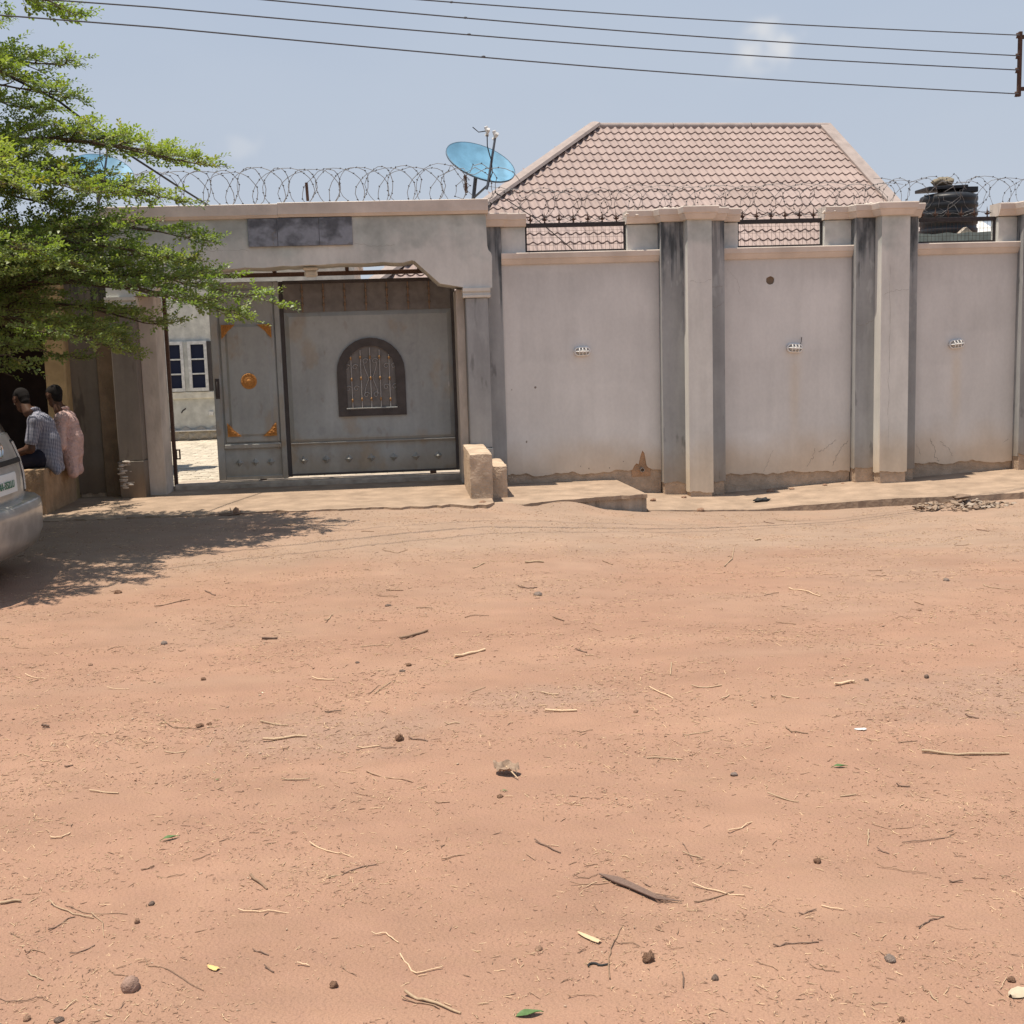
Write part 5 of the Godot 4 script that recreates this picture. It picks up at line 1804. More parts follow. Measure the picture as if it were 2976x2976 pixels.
# ---------------------------------------------------------------- car
func make_car() -> void:
	# its tail points along +x; local frame: x back, y up, z across, origin on the ground below the tail's middle
	var t := thing("parked_car", "dusty silver car parked under the tree, only its tail in view", "car", Vector3(-3.0, -0.16, 5.0), "", deg_to_rad(-1.0))
	var half := 0.85
	# side profile, clockwise from the tail's foot: x (back +), y
	var prof := [Vector2(-0.10, 0.30), Vector2(-0.03, 0.45), Vector2(0.0, 0.72), Vector2(-0.005, 0.88), Vector2(-0.03, 1.0), Vector2(-0.075, 1.13), Vector2(-0.15, 1.28), Vector2(-0.26, 1.43), Vector2(-0.40, 1.55), Vector2(-0.60, 1.62), Vector2(-1.1, 1.66), Vector2(-1.8, 1.66), Vector2(-2.3, 1.6), Vector2(-2.7, 1.4), Vector2(-3.1, 1.12), Vector2(-3.5, 1.03), Vector2(-4.0, 0.94), Vector2(-4.25, 0.8), Vector2(-4.32, 0.5), Vector2(-4.25, 0.28), Vector2(-2.2, 0.24), Vector2(-0.10, 0.30)]
	var rows := []
	for i in 19:
		var s := -1.0 + 2.0 * i / 18.0
		var a := absf(s)
		var line := PackedVector3Array()
		for p in prof:
			var high := clampf((p.y - 0.85) / 0.8, 0.0, 1.0)
			var z := s * half * (1.0 - 0.17 * high * high - 0.02 * high)
			var pull := 0.05 * a * a + 0.24 * pow(a, 7.0)
			var x = p.x
			if x > -0.9: x -= pull * (1.0 - 0.25 * high)
			elif x < -3.4: x += (0.06 * a * a + 0.3 * pow(a, 6.0))
			var y = p.y - 0.06 * pow(a, 4.0) * clampf((p.y - 1.2) / 0.4, 0.0, 1.0)
			line.append(Vector3(x, y, z))
		rows.append(line)
	var b := MB.new()
	b.grid(rows)
	for e in [0, 18]:
		var c := Vector3(-2.2, 0.75, half * (1.0 if e == 18 else -1.0))
		for k in prof.size() - 1:
			if e == 18: b.tri(c, rows[e][k + 1], rows[e][k])
			else: b.tri(c, rows[e][k], rows[e][k + 1])
	obj("body", b, M.car, t)
	# a point on the tail: s across (-1 is the side by the wall), y up
	var on := func(s: float, y: float, out := 0.0) -> Vector3:
		var x := 0.0
		for k in 9:
			if y >= prof[k].y and y <= prof[k + 1].y:
				x = lerpf(prof[k].x, prof[k + 1].x, (y - prof[k].y) / (prof[k + 1].y - prof[k].y))
		var a := absf(s)
		var high := clampf((y - 0.85) / 0.8, 0.0, 1.0)
		return Vector3(x - (0.05 * a * a + 0.24 * pow(a, 7.0)) * (1.0 - 0.25 * high) + out, y - 0.06 * pow(a, 4.0) * clampf((y - 1.2) / 0.4, 0.0, 1.0), s * half * (1.0 - 0.17 * high * high - 0.02 * high))
	var patch := func(s0: float, s1: float, y0: float, y1: float, out: float, n := 10) -> MB:
		var q := MB.new()
		var r2 := []
		for j in 7:
			var y := lerpf(y0, y1, j / 6.0)
			var line := PackedVector3Array()
			for i in n + 1: line.append(on.call(lerpf(s1, s0, float(i) / n), y, out))
			r2.append(line)
		q.grid(r2)
		var back := []
		for line in r2:
			var l2 := PackedVector3Array()
			for p in line: l2.append(p - Vector3(out + 0.004, 0, 0))
			back.append(l2)
		for j in 6:
			q.quad(r2[j][n], back[j][n], back[j + 1][n], r2[j + 1][n])
			q.quad(back[j][0], r2[j][0], r2[j + 1][0], back[j + 1][0])
		for i in n:
			q.quad(r2[6][i], r2[6][i + 1], back[6][i + 1], back[6][i])
			q.quad(back[0][i], back[0][i + 1], r2[0][i + 1], r2[0][i])
		return q
	obj("rear_window", patch.call(-0.72, 0.72, 1.20, 1.52, 0.006), M.car_glass, t)
	var tg := obj("tailgate", patch.call(-0.80, 0.80, 0.66, 1.185, 0.012, 16), M.car, t)
	obj("garnish", patch.call(-0.56, 0.56, 0.965, 1.0, 0.03), M.car_dark, tg)
	obj("plate_recess", patch.call(-0.46, 0.46, 0.70, 0.945, 0.0135), M.car, tg)
	b = patch.call(-0.31, 0.31, 0.755, 0.905, 0.022, 6)
	var pl := obj("number_plate", b, M.plate, tg)
	var tx := TextMesh.new()
	tx.text = "AA-352LU"
	var sf := SystemFont.new()
	sf.font_names = PackedStringArray(["Droid Sans"])
	sf.font_weight = 700
	tx.font = sf
	tx.font_size = 32
	tx.pixel_size = 0.0024
	tx.depth = 0.002
	var to := put("plate_lettering", tx, M.plate_text, pl)
	to.position = Vector3(0.0265, 0.822, 0.0)
	to.rotation = Vector3(0, PI / 2, 0)
	# oval emblem with an inner loop
	b = MB.new()
	for q in [[0.085, 0.058, 0.0], [0.03, 0.055, 0.0], [0.062, 0.02, 0.022]]:
		var e := []
		for i in 25:
			var a := TAU * i / 24.0
			e.append(Vector3(-0.012 - 0.1 * (q[2] + sin(a) * q[1]), 1.09 + q[2] + sin(a) * q[1], cos(a) * q[0]))
		b.tube(e, [0.007], 6)
	obj("emblem", b, M.chrome, tg)
	for s in [-1.0, 1.0]:
		var lp: MB = patch.call(0.60 if s > 0 else -0.76, 0.76 if s > 0 else -0.60, 0.74, 1.12, 0.02, 6)
		var back: MB = patch.call(0.585 if s > 0 else -0.775, 0.775 if s > 0 else -0.585, 0.725, 1.135, 0.0145, 6)
		var ob := obj("tail_lamp", lp, M.lamp_clear, t)
		obj("lamp_seal", back, M.car_dark, ob)
	# bumper
	rows = []
	for i in 21:
		var s := -1.0 + 2.0 * i / 20.0
		var a := absf(s)
		var line := PackedVector3Array()
		for p in [Vector2(-0.10, 0.28), Vector2(0.06, 0.30), Vector2(0.115, 0.42), Vector2(0.125, 0.60), Vector2(0.115, 0.655), Vector2(0.08, 0.68), Vector2(-0.05, 0.69)]:
			line.append(Vector3(p.x - 0.05 * a * a - 0.30 * pow(a, 9.0), p.y + 0.015 * a * a, s * (half + 0.012)))
		rows.append(line)
	b = MB.new()
	b.grid(rows)
	obj("bumper", b, M.car, t)
	for q in [[-0.82, -0.70], [-0.82, 0.70], [-3.45, -0.70], [-3.45, 0.70]]:
		b = MB.new()
		var xf := Transform3D(Basis(Vector3.RIGHT, PI / 2), Vector3(q[0], 0.33, q[1]))
		b.lathe([Vector2(0.2, -0.1), Vector2(0.30, -0.11), Vector2(0.33, -0.08), Vector2(0.33, 0.08), Vector2(0.30, 0.11), Vector2(0.2, 0.1)], 24, xf)
		var w := obj("wheel", b, M.car_dark, t)
		b = MB.new()
		b.lathe([Vector2(0.2, -0.1), Vector2(0.03, -0.07), Vector2(0.001, -0.07)], 20, xf)
		b.lathe([Vector2(0.001, 0.07), Vector2(0.03, 0.07), Vector2(0.2, 0.1)], 20, xf)
		obj("rim", b, M.galv, w)

# ---------------------------------------------------------------- people
func head_bones() -> Array:   # facing +z, origin at the skull's middle
	return [[Vector3(0, 0.035, -0.02), Vector3(0, 0.03, 0.018), 0.080, 0.074], [Vector3(0, -0.02, 0.02), Vector3(0, -0.075, 0.055), 0.062, 0.034],
		[Vector3(0, 0.005, 0.088), Vector3(0, -0.028, 0.106), 0.010, 0.015], [Vector3(-0.022, -0.055, 0.08), Vector3(0.022, -0.055, 0.08), 0.012, 0.012], [Vector3(-0.03, 0.028, 0.084), Vector3(0.03, 0.028, 0.084), 0.012, 0.012],
		[Vector3(0.078, 0.012, -0.012), Vector3(0.08, -0.02, -0.006), 0.012, 0.009], [Vector3(-0.078, 0.012, -0.012), Vector3(-0.08, -0.02, -0.006), 0.012, 0.009],
		[Vector3(0, -0.05, -0.025), Vector3(0, -0.16, -0.04), 0.052, 0.056]]

func add_hand(b: MB, wrist: Vector3, dir: Vector3, palm_n: Vector3, side: float) -> void:
	var d := dir.normalized()
	var n := (palm_n - d * palm_n.dot(d)).normalized()
	var s := d.cross(n) * side
	var bones := [[wrist, wrist + d * 0.04, 0.024, 0.028], [wrist + d * 0.05 + s * 0.022, wrist + d * 0.085 + s * 0.028, 0.016, 0.013], [wrist + d * 0.05 - s * 0.022, wrist + d * 0.085 - s * 0.03, 0.016, 0.012]]
	var L := [0.040, 0.046, 0.043, 0.033]
	for k in 4:
		var o := 0.030 - 0.02 * k
		var k0 := wrist + d * (0.088 - 0.004 * absf(k - 1.2)) + s * o
		var k1: Vector3 = k0 + (d * 0.85 + n * 0.5).normalized() * L[k]
		var k2: Vector3 = k1 + (d * 0.35 + n * 0.9).normalized() * L[k] * 0.85
		bones.append([k0, k1, 0.0092, 0.0082])
		bones.append([k1, k2, 0.0082, 0.0068])
	var t0 := wrist + d * 0.03 + s * 0.03
	var t1 := t0 + (d * 0.7 + s * 0.6 + n * 0.35).normalized() * 0.045
	bones.append([t0, t1, 0.013, 0.0095])
	bones.append([t1, t1 + (d * 0.9 + n * 0.4).normalized() * 0.032, 0.0095, 0.0075])
	body_mesh(bones, 0.0042, 0.010, b)

func person(called: String, label: String, j: Dictionary, shirt: Material) -> void:
	var t := thing(called, label, "person")
	var b := MB.new()
	var hx: Basis = j.head_basis
	var hp: Vector3 = j.head
	var bones := [[j.neck, j.chest, 0.055, 0.10], [j.chest, j.belly, 0.115, 0.115], [j.belly, j.pelvis, 0.115, 0.13]]
	for s in ["a", "b"]:
		bones.append([j.chest + (j["sho_" + s] - j.chest) * 0.4 + Vector3(0, 0.03, 0), j["sho_" + s], 0.075, 0.058])
		bones.append([j["sho_" + s], j["elb_" + s], 0.052, 0.040])
		bones.append([j["elb_" + s], j["wri_" + s], 0.040, 0.027])
		bones.append([j.pelvis + (j["hip_" + s] - j.pelvis) * 0.8, j["kne_" + s], 0.088, 0.058])
		bones.append([j["kne_" + s], j["ank_" + s], 0.055, 0.036])
		bones.append([j["ank_" + s] + Vector3(0.03, -0.03, 0), j["ank_" + s] + Vector3(-0.15, -0.045, 0), 0.036, 0.028])
	body_mesh(bones, 0.014, 0.05, b)
	var hb := []
	for q in head_bones(): hb.append([hp + hx * q[0], hp + hx * q[1], q[2], q[3]])
	body_mesh(hb, 0.0062, 0.022, b)
	for s in ["a", "b"]:
		add_hand(b, j["wri_" + s], Vector3(-1, -0.25, 0.0), Vector3(0, -1, 0), 1.0 if s == "a" else -1.0)
	var body := obj("body", b, M.skin, t)
	b = MB.new()
	hb = [[hp + hx * Vector3(0, 0.05, -0.026), hp + hx * Vector3(0, 0.055, 0.01), 0.080, 0.072], [hp + hx * Vector3(0, 0.0, -0.045), hp + hx * Vector3(0, -0.035, -0.05), 0.062, 0.05]]
	body_mesh(hb, 0.0075, 0.02, b)
	obj("hair", b, M.hair, t)
	b = MB.new()
	for s in [-1.0, 1.0]: b.sphere(hp + hx * Vector3(0.031 * s, 0.008, 0.083), Vector3(0.012, 0.010, 0.010), 8)
	obj("eyes", b, M.white, t)
	# trousers
	b = MB.new()
	bones = [[j.belly + (j.pelvis - j.belly) * 0.75, j.pelvis, 0.132, 0.142]]
	for s in ["a", "b"]:
		bones.append([j.pelvis + (j["hip_" + s] - j.pelvis) * 0.85, j["kne_" + s], 0.100, 0.074])
		bones.append([j["kne_" + s], j["ank_" + s] + Vector3(0, 0.05, 0), 0.072, 0.062])
	body_mesh(bones, 0.015, 0.04, b)
	obj("trousers", b, M.trousers, t)
	b = MB.new()
	for s in ["a", "b"]:
		body_mesh([[j["ank_" + s] + Vector3(0.04, -0.045, 0), j["ank_" + s] + Vector3(-0.17, -0.055, 0), 0.042, 0.034]], 0.012, 0.02, b)
	obj("shoes", b, M.car_dark, t)
	# shirt, with its tail hanging behind
	b = MB.new()
	bones = [[j.neck + (j.chest - j.neck) * 0.3, j.chest, 0.075, 0.128], [j.chest, j.belly, 0.132, 0.134], [j.belly, j.pelvis + Vector3(0.02, -0.01, 0), 0.136, 0.152]]
	for q in j.tail: bones.append(q)
	for s in ["a", "b"]:
		bones.append([j.chest + (j["sho_" + s] - j.chest) * 0.4 + Vector3(0, 0.03, 0), j["sho_" + s], 0.085, 0.068])
		var e: Vector3 = j["sho_" + s].lerp(j["elb_" + s], j.sleeve)
		bones.append([j["sho_" + s], e, 0.066, 0.064])
		if j.sleeve >= 1.0: bones.append([j["elb_" + s], j["elb_" + s].lerp(j["wri_" + s], 0.9), 0.056, 0.040])
	body_mesh(bones, 0.013, 0.035, b)
	var sh := obj("shirt", b, shirt, t)
	b = MB.new()
	var e := []
	for i in 17:
		var a := TAU * i / 16.0
		e.append(j.neck + hx * Vector3(cos(a) * 0.066, -0.012 - 0.012 * sin(a), sin(a) * 0.066))
	b.tube(e, [0.016], 6)
	obj("collar", b, shirt, sh)

func make_people() -> void:
	var face := Basis(Vector3.UP, -PI / 2 - 0.75)
	person("person", "person in a blue and white checked shirt leaning forward, nearer the car", {
		"head": Vector3(-3.965, 1.17, 1.16), "head_basis": face * Basis(Vector3.RIGHT, 0.5), "neck": Vector3(-3.855, 1.055, 1.19), "chest": Vector3(-3.775, 0.90, 1.2), "belly": Vector3(-3.735, 0.74, 1.2), "pelvis": Vector3(-3.755, 0.60, 1.2),
		"sho_a": Vector3(-3.79, 0.96, 1.37), "elb_a": Vector3(-3.84, 0.68, 1.43), "wri_a": Vector3(-4.06, 0.62, 1.36), "sho_b": Vector3(-3.82, 0.96, 1.02), "elb_b": Vector3(-3.88, 0.68, 0.98), "wri_b": Vector3(-4.08, 0.62, 1.05),
		"hip_a": Vector3(-3.80, 0.56, 1.31), "kne_a": Vector3(-4.22, 0.55, 1.36), "ank_a": Vector3(-4.20, 0.10, 1.36), "hip_b": Vector3(-3.80, 0.56, 1.09), "kne_b": Vector3(-4.22, 0.55, 1.05), "ank_b": Vector3(-4.24, 0.10, 1.04),
		"tail": [[Vector3(-3.70, 0.58, 1.26), Vector3(-3.625, 0.43, 1.29), 0.085, 0.045], [Vector3(-3.70, 0.58, 1.14), Vector3(-3.63, 0.45, 1.13), 0.085, 0.045]], "sleeve": 0.72}, M.plaid)
	person("person", "person in a pink long sleeved shirt sitting behind the checked shirt, facing the shop", {
		"head": Vector3(-3.755, 1.185, 0.70), "head_basis": face * Basis(Vector3.RIGHT, 0.22), "neck": Vector3(-3.685, 1.05, 0.71), "chest": Vector3(-3.655, 0.89, 0.72), "belly": Vector3(-3.62, 0.73, 0.72), "pelvis": Vector3(-3.66, 0.60, 0.72),
		"sho_a": Vector3(-3.65, 0.95, 0.90), "elb_a": Vector3(-3.66, 0.68, 0.97), "wri_a": Vector3(-3.90, 0.63, 0.92), "sho_b": Vector3(-3.66, 0.95, 0.54), "elb_b": Vector3(-3.72, 0.68, 0.50), "wri_b": Vector3(-3.94, 0.64, 0.56),
		"hip_a": Vector3(-3.72, 0.56, 0.82), "kne_a": Vector3(-4.14, 0.55, 0.84), "ank_a": Vector3(-4.14, 0.10, 0.84), "hip_b": Vector3(-3.72, 0.56, 0.62), "kne_b": Vector3(-4.14, 0.55, 0.57), "ank_b": Vector3(-4.16, 0.10, 0.57),
		"tail": [[Vector3(-3.62, 0.62, 0.80), Vector3(-3.575, 0.36, 0.86), 0.10, 0.055], [Vector3(-3.62, 0.62, 0.66), Vector3(-3.575, 0.38, 0.66), 0.10, 0.055], [Vector3(-3.575, 0.37, 0.86), Vector3(-3.575, 0.38, 0.66), 0.05, 0.05]], "sleeve": 1.0}, M.pink)

func rough_block(called: String, lo: Vector3, hi: Vector3, m: Material, sd: int, parent: Node) -> MeshInstance3D:   # a plastered block with worn arrises
	var f := FastNoiseLite.new()
	f.seed = sd
	f.frequency = 2.2
	f.fractal_octaves = 4
	var b := MB.new()
	var h := (hi - lo) * 0.5
	var ce := (lo + hi) * 0.5
	for ax in 3:
		for s in [-1.0, 1.0]:
			var u := (ax + 1) % 3
			var w := (ax + 2) % 3
			var nu := maxi(4, int(h[u] / 0.02))
			var nw := maxi(4, int(h[w] / 0.02))
			var rows := []
			for i in nw + 1:
				var line := PackedVector3Array()
				for k in nu + 1:
					var p := Vector3.ZERO
					p[ax] = h[ax] * s
					p[u] = h[u] * (-1.0 + 2.0 * k / nu)
					p[w] = h[w] * (-1.0 + 2.0 * i / nw)
					var q := p
					var rr := 0.014
					var inn := Vector3(clampf(p.x, -h.x + rr, h.x - rr), clampf(p.y, -h.y + rr, h.y - rr), clampf(p.z, -h.z + rr, h.z - rr))
					var dd := p - inn
					if dd.length() > rr: q = inn + dd.normalized() * rr
					q += Vector3(f.get_noise_3dv(q * 3.0), f.get_noise_3dv(q * 3.0 + Vector3(9, 0, 0)), f.get_noise_3dv(q * 3.0 + Vector3(0, 9, 0))) * 0.010
					line.append(ce + q)
				rows.append(line)
			b.grid(rows, s < 0)
	return obj(called, b, m, parent)

func make_blocks() -> void:
	var t := thing("masonry_block", "long worn masonry block jutting from the portal foot, with a lower block against it", "block wall")
	rough_block("tall_block", Vector3(0.685, -0.15, 0.32), Vector3(0.925, 0.47, 1.66), M.block, 3, t)
	rough_block("low_block", Vector3(0.926, -0.15, 0.35), Vector3(1.11, 0.30, 1.30), M.block, 4, t)
	var m := rough_block("seat_wall", Vector3(-3.96, -0.15, 0.30), Vector3(-3.70, 0.47, 1.52), M.seat, 5, self)
	tag(m, "low masonry seat wall in the shade that the two people sit on", "seat wall")

# ---------------------------------------------------------------- things on the ground
func on_ground(x: float, z: float) -> float:
	return dirt(x, z) - 0.003

var ground_noise: FastNoiseLite
var ground_noise2: FastNoiseLite
func ground_y(x: float, z: float) -> float:
	if ground_noise == null:
		ground_noise = FastNoiseLite.new()
		ground_noise.seed = 3
		ground_noise.frequency = 0.55
		ground_noise.fractal_octaves = 4
		ground_noise2 = FastNoiseLite.new()
		ground_noise2.seed = 8
		ground_noise2.frequency = 4.5
		ground_noise2.fractal_octaves = 4
		ground_noise2.fractal_gain = 0.6
	var y := dirt(x, z) + (ground_noise.get_noise_2d(x, z) * 0.016 + ground_noise2.get_noise_2d(x, z) * 0.010 + ground_noise2.get_noise_2d(x * 2.7 + 5.0, z * 2.7) * 0.004) * (1.0 - 0.75 * smoothstep(3.2, 2.0, z))
	return y - 0.012 * (exp(-pow((z - 5.2 - 0.05 * x) / 0.16, 2.0)) + exp(-pow((z - 6.9 - 0.04 * x) / 0.2, 2.0)))

func stone_mesh(r: Vector3, sd: int, rough := 0.18, seg := 12) -> MB:
	var f := FastNoiseLite.new()
	f.seed = sd
	f.frequency = 0.9
	f.fractal_octaves = 3
	var b := MB.new()
	var rows := []
	for i in seg / 2 + 3:
		var a := -PI / 2 + PI * i / (seg / 2 + 2)
		var line := PackedVector3Array()
		for k in seg:
			var w := -TAU * k / seg
			var d := Vector3(cos(a) * cos(w), sin(a), cos(a) * sin(w))
			line.append(d * r * (1.0 + rough * 2.2 * f.get_noise_3dv(d * 1.6 + Vector3(sd, 0, 0))))
		rows.append(line)
	b.grid(rows, false, true)
	return b

const TWIGS := [
		["b2:-1.765,5.918,-1.554,5.736", "p1:-1.259,5.954,-1.111,5.985", "d2:-1.484,5.510,-1.389,5.640", "p1:-0.985,5.911,-0.891,5.940", "p2:-0.554,6.584,-0.512,6.405", "b1:-2.440,6.816,-2.340,6.850", "p1:-2.148,7.577,-2.055,7.668,-2.000,7.679", "p1:-1.611,7.965,-1.499,7.977", "p2:-0.543,7.945,-0.423,7.994", "p2:-0.739,8.675,-0.597,8.751", "p3:-0.695,8.957,-0.498,8.929", "p2:-1.109,9.066,-1.020,9.046", "b1:-1.213,8.575,-1.136,8.700,-0.985,8.747", "d2:-0.436,8.554,-0.357,8.563", "d3:-1.776,8.581,-1.741,8.582", "b1:-1.230,8.922,-1.185,8.930", "d3:-0.917,6.934,-0.826,6.908", "b2:-1.271,2.197,-1.176,1.993", "b2:-0.873,2.805,-0.771,2.690", "b1:-1.824,7.042,-1.812,6.956,-1.753,6.938", "b1:-1.387,7.155,-1.342,7.143"],
		["b3:-0.067,7.181,0.104,6.929", "p3:0.237,7.668,0.422,7.527", "p1:-0.301,7.333,-0.168,7.300", "b1:-0.236,8.300,-0.185,8.155", "p1:-0.200,8.297,-0.117,8.107", "p1:0.263,8.391,0.371,8.298", "p3:0.916,4.970,1.066,4.946", "p2:0.499,5.055,0.600,4.944", "b2:-0.166,5.765,-0.043,5.756", "b1:-0.239,5.895,-0.084,5.948", "b1:0.041,6.342,0.152,6.376", "b1:-0.283,6.602,-0.154,6.610", "b1:0.350,6.663,0.511,6.632", "b2:0.918,6.740,0.978,6.824", "d2:0.935,7.623,0.990,7.696", "b1:1.116,7.093,1.161,7.189", "p1:0.965,7.763,1.016,7.790", "p2:0.637,8.480,0.723,8.515", "p3:0.621,8.795,0.773,8.807", "p2:0.134,8.900,0.205,8.892", "d2:-0.033,9.052,0.054,9.118", "p2:-0.264,9.146,-0.163,9.128", "d1:-0.170,9.158,-0.082,9.179", "p2:1.190,8.476,1.270,8.677", "p2:1.403,8.036,1.351,8.254", "b1:0.723,9.127,0.802,9.085", "b1:-0.216,4.292,-0.083,4.389,-0.002,4.281", "d2:0.776,5.835,0.847,5.886,0.914,5.855", "b2:-0.409,3.417,-0.298,3.403", "b2:1.548,4.883,1.602,5.040"],
		["p2:2.468,5.159,2.633,4.790,2.811,4.198", "p2:2.637,6.242,2.727,6.351,2.767,6.515", "b1:2.404,6.430,2.483,6.372,2.537,6.339", "p1:3.968,6.405,3.990,6.515,4.076,6.584", "p3:2.108,8.614,2.181,8.590,2.224,8.572", "p2:1.399,8.514,1.558,8.506", "p2:1.789,8.756,1.868,8.787", "p2:1.496,8.739,1.556,8.659", "d2:1.735,8.761,1.756,8.765", "b2:1.660,9.218,1.667,9.296,1.731,9.320", "p1:1.189,9.220,1.275,9.198,1.337,9.176", "p3:2.115,9.637,2.242,9.687,2.458,9.710", "b1:2.064,9.507,2.160,9.489", "d2:2.507,9.209,2.561,9.233", "b1:2.446,9.005,2.472,9.044", "b2:3.298,6.812,3.316,6.914", "b1:2.261,7.161,2.306,7.196,2.353,7.260", "b1:3.432,5.657,3.549,5.657", "b1:3.410,5.894,3.499,5.862", "b1:3.025,5.709,3.135,5.741", "d2:5.324,3.510,5.380,3.658", "d2:3.663,2.257,3.744,2.346", "p2:3.838,2.084,3.983,2.147", "p3:3.164,3.638,3.241,3.557", "b1:4.676,4.438,4.793,4.473"],
		["p1:-1.693,9.111,-1.663,9.086", "p1:-1.643,9.083,-1.584,9.116", "d2:-1.508,9.200,-1.479,9.171", "p2:-0.562,9.484,-0.445,9.502", "p2:-1.331,9.493,-1.205,9.546", "p2:-1.358,9.974,-1.316,9.978,-1.291,9.941", "p3:-1.362,10.525,-1.300,10.508", "p2:-1.203,10.536,-1.101,10.630,-1.030,10.665", "b1:-1.125,10.580,-1.077,10.617,-0.932,10.652", "d2:-1.156,10.722,-1.093,10.649", "b2:-1.183,10.869,-1.169,10.846,-1.128,10.863", "d2:-1.044,10.892,-0.985,10.838", "b1:-0.793,10.268,-0.735,10.222", "b2:-0.956,10.322,-0.917,10.289", "b1:-0.890,10.399,-0.845,10.410,-0.795,10.400", "p2:-0.582,10.697,-0.507,10.707,-0.419,10.730", "b3:-0.569,10.446,-0.507,10.551", "p2:-0.392,10.192,-0.328,10.260,-0.277,10.283", "p1:-1.046,10.632,-0.999,10.693,-0.969,10.796", "b1:-0.815,10.960,-0.796,11.004,-0.758,11.020,-0.617,11.158", "d1:-1.170,11.138,-1.097,11.144,-1.049,11.131", "d2:-0.506,10.948,-0.456,10.982", "d2:-0.459,11.052,-0.432,11.088", "p2:-0.368,11.059,-0.329,11.073", "p2:-0.980,11.211,-0.962,11.162", "p2:-1.138,10.989,-1.086,11.034", "b1:-0.909,11.003,-0.886,11.026,-0.842,11.048", "p2:-0.307,10.485,-0.269,10.459", "b1:-1.055,11.141,-1.009,11.170", "p2:-0.859,11.259,-0.837,11.264", "b1:-1.268,10.723,-1.228,10.760"],
		["b2:-0.214,9.449,-0.116,9.539,-0.019,9.607", "d2:-0.268,10.469,-0.216,10.425,-0.154,10.404", "b2:0.071,10.403,0.150,10.363", "b2:0.063,9.880,0.118,9.871", "d2:0.406,10.286,0.481,10.413", "b1:-0.257,9.673,-0.183,9.738", "b1:0.502,10.608,0.547,10.622,0.584,10.598", "b1:0.496,10.594,0.543,10.556", "p1:0.516,10.694,0.568,10.657", "b1:0.480,10.665,0.603,10.674", "b1:0.545,10.522,0.596,10.522", "b2:0.509,11.255,0.528,11.128,0.555,11.048,0.598,10.959", "b1:0.553,11.058,0.606,11.057,0.642,11.091", "p2:-0.158,10.910,-0.113,10.908,-0.076,10.969", "p2:-0.070,11.055,-0.028,11.139,0.047,11.124", "p3:-0.059,11.262,0.008,11.313,0.088,11.375", "b2:-0.068,11.279,-0.016,11.309,0.035,11.348", "b1:0.381,11.323,0.415,11.322,0.474,11.332", "b1:0.281,11.286,0.308,11.329", "b1:0.361,10.391,0.392,10.440", "b1:0.700,11.123,0.749,11.109", "b1:-0.239,11.086,-0.192,11.143", "p2:0.967,9.497,1.117,9.530", "p1:-0.276,10.291,-0.226,10.326"],
		["p2:1.343,9.989,1.436,10.087", "p2:1.607,10.053,1.671,10.047", "p2:1.098,10.328,1.210,10.243", "d1:0.913,10.404,0.918,10.461,0.914,10.555", "p2:0.895,10.480,0.950,10.528", "b1:1.618,10.335,1.664,10.392,1.747,10.394", "d1:1.648,10.537,1.813,10.508,1.871,10.462", "p2:1.576,10.422,1.531,10.530", "b1:1.499,10.691,1.564,10.753,1.634,10.776", "p2:0.865,10.736,1.011,10.834", "b2:0.846,10.847,0.916,10.829,0.989,10.790", "d2:1.138,10.984,1.198,10.964", "p2:1.222,10.935,1.276,10.985", "p1:1.515,11.045,1.564,11.053", "d2:1.455,11.123,1.510,11.075,1.563,11.055", "b1:1.541,11.108,1.559,11.139,1.592,11.153", "d2:1.004,11.150,1.086,11.143,1.144,11.142", "b1:0.934,11.219,0.977,11.295", "b1:1.071,11.280,1.107,11.306,1.143,11.318", "b2:1.324,11.438,1.333,11.461", "p2:1.332,11.475,1.339,11.512", "p1:1.528,11.470,1.568,11.425", "d2:1.676,10.846,1.721,10.844", "b1:1.070,11.453,1.101,11.430", "p1:1.170,11.480,1.209,11.484", "p1:0.894,11.357,0.916,11.390", "d2:0.715,11.252,0.701,11.331", "b1:1.778,10.651,1.814,10.666", "d2:1.550,10.570,1.572,10.608", "d2:1.857,9.982,1.906,10.009"]
]

var marks := [
	["big rounded stone", -0.82, 11.14], ["crumpled brown leaf", 0.37, 9.62], ["split palm stalk", 0.68, 10.75], ["brown clod", 0.63, 11.18], ["oval grey stone", 1.30, 11.28], ["bright green leaf", 0.27, 11.40], ["folded green leaf", -0.91, 10.05], ["plastic scrap", 1.98, 9.30], ["yellow leaf", -0.61, 11.06], ["dark rubber curl", 0.48, 11.17], ["rubble heap", 5.96, 1.70], ["square block", 0.80, 1.66], ["parked car", -2.9, 5.2], ["slab corner", 2.6, 1.5], ["hairy root lump", -1.70, 1.97], ["round clod", -0.07, 9.08], ["lone grey stone", 3.81, 6.17], ["flat grey stone", 0.89, 6.1], ["three middle pebbles", -0.1, 7.8], ["shade edge stone", -2.12, 5.42], ["sunken tan pebble", -1.84, 7.4], ["paired clods", -1.0, 8.7], ["flat tan stone", 3.23, 7.03], ["dark dung pellet", 2.3, 8.55], ["pale forked stalk", 2.1, 8.6]]

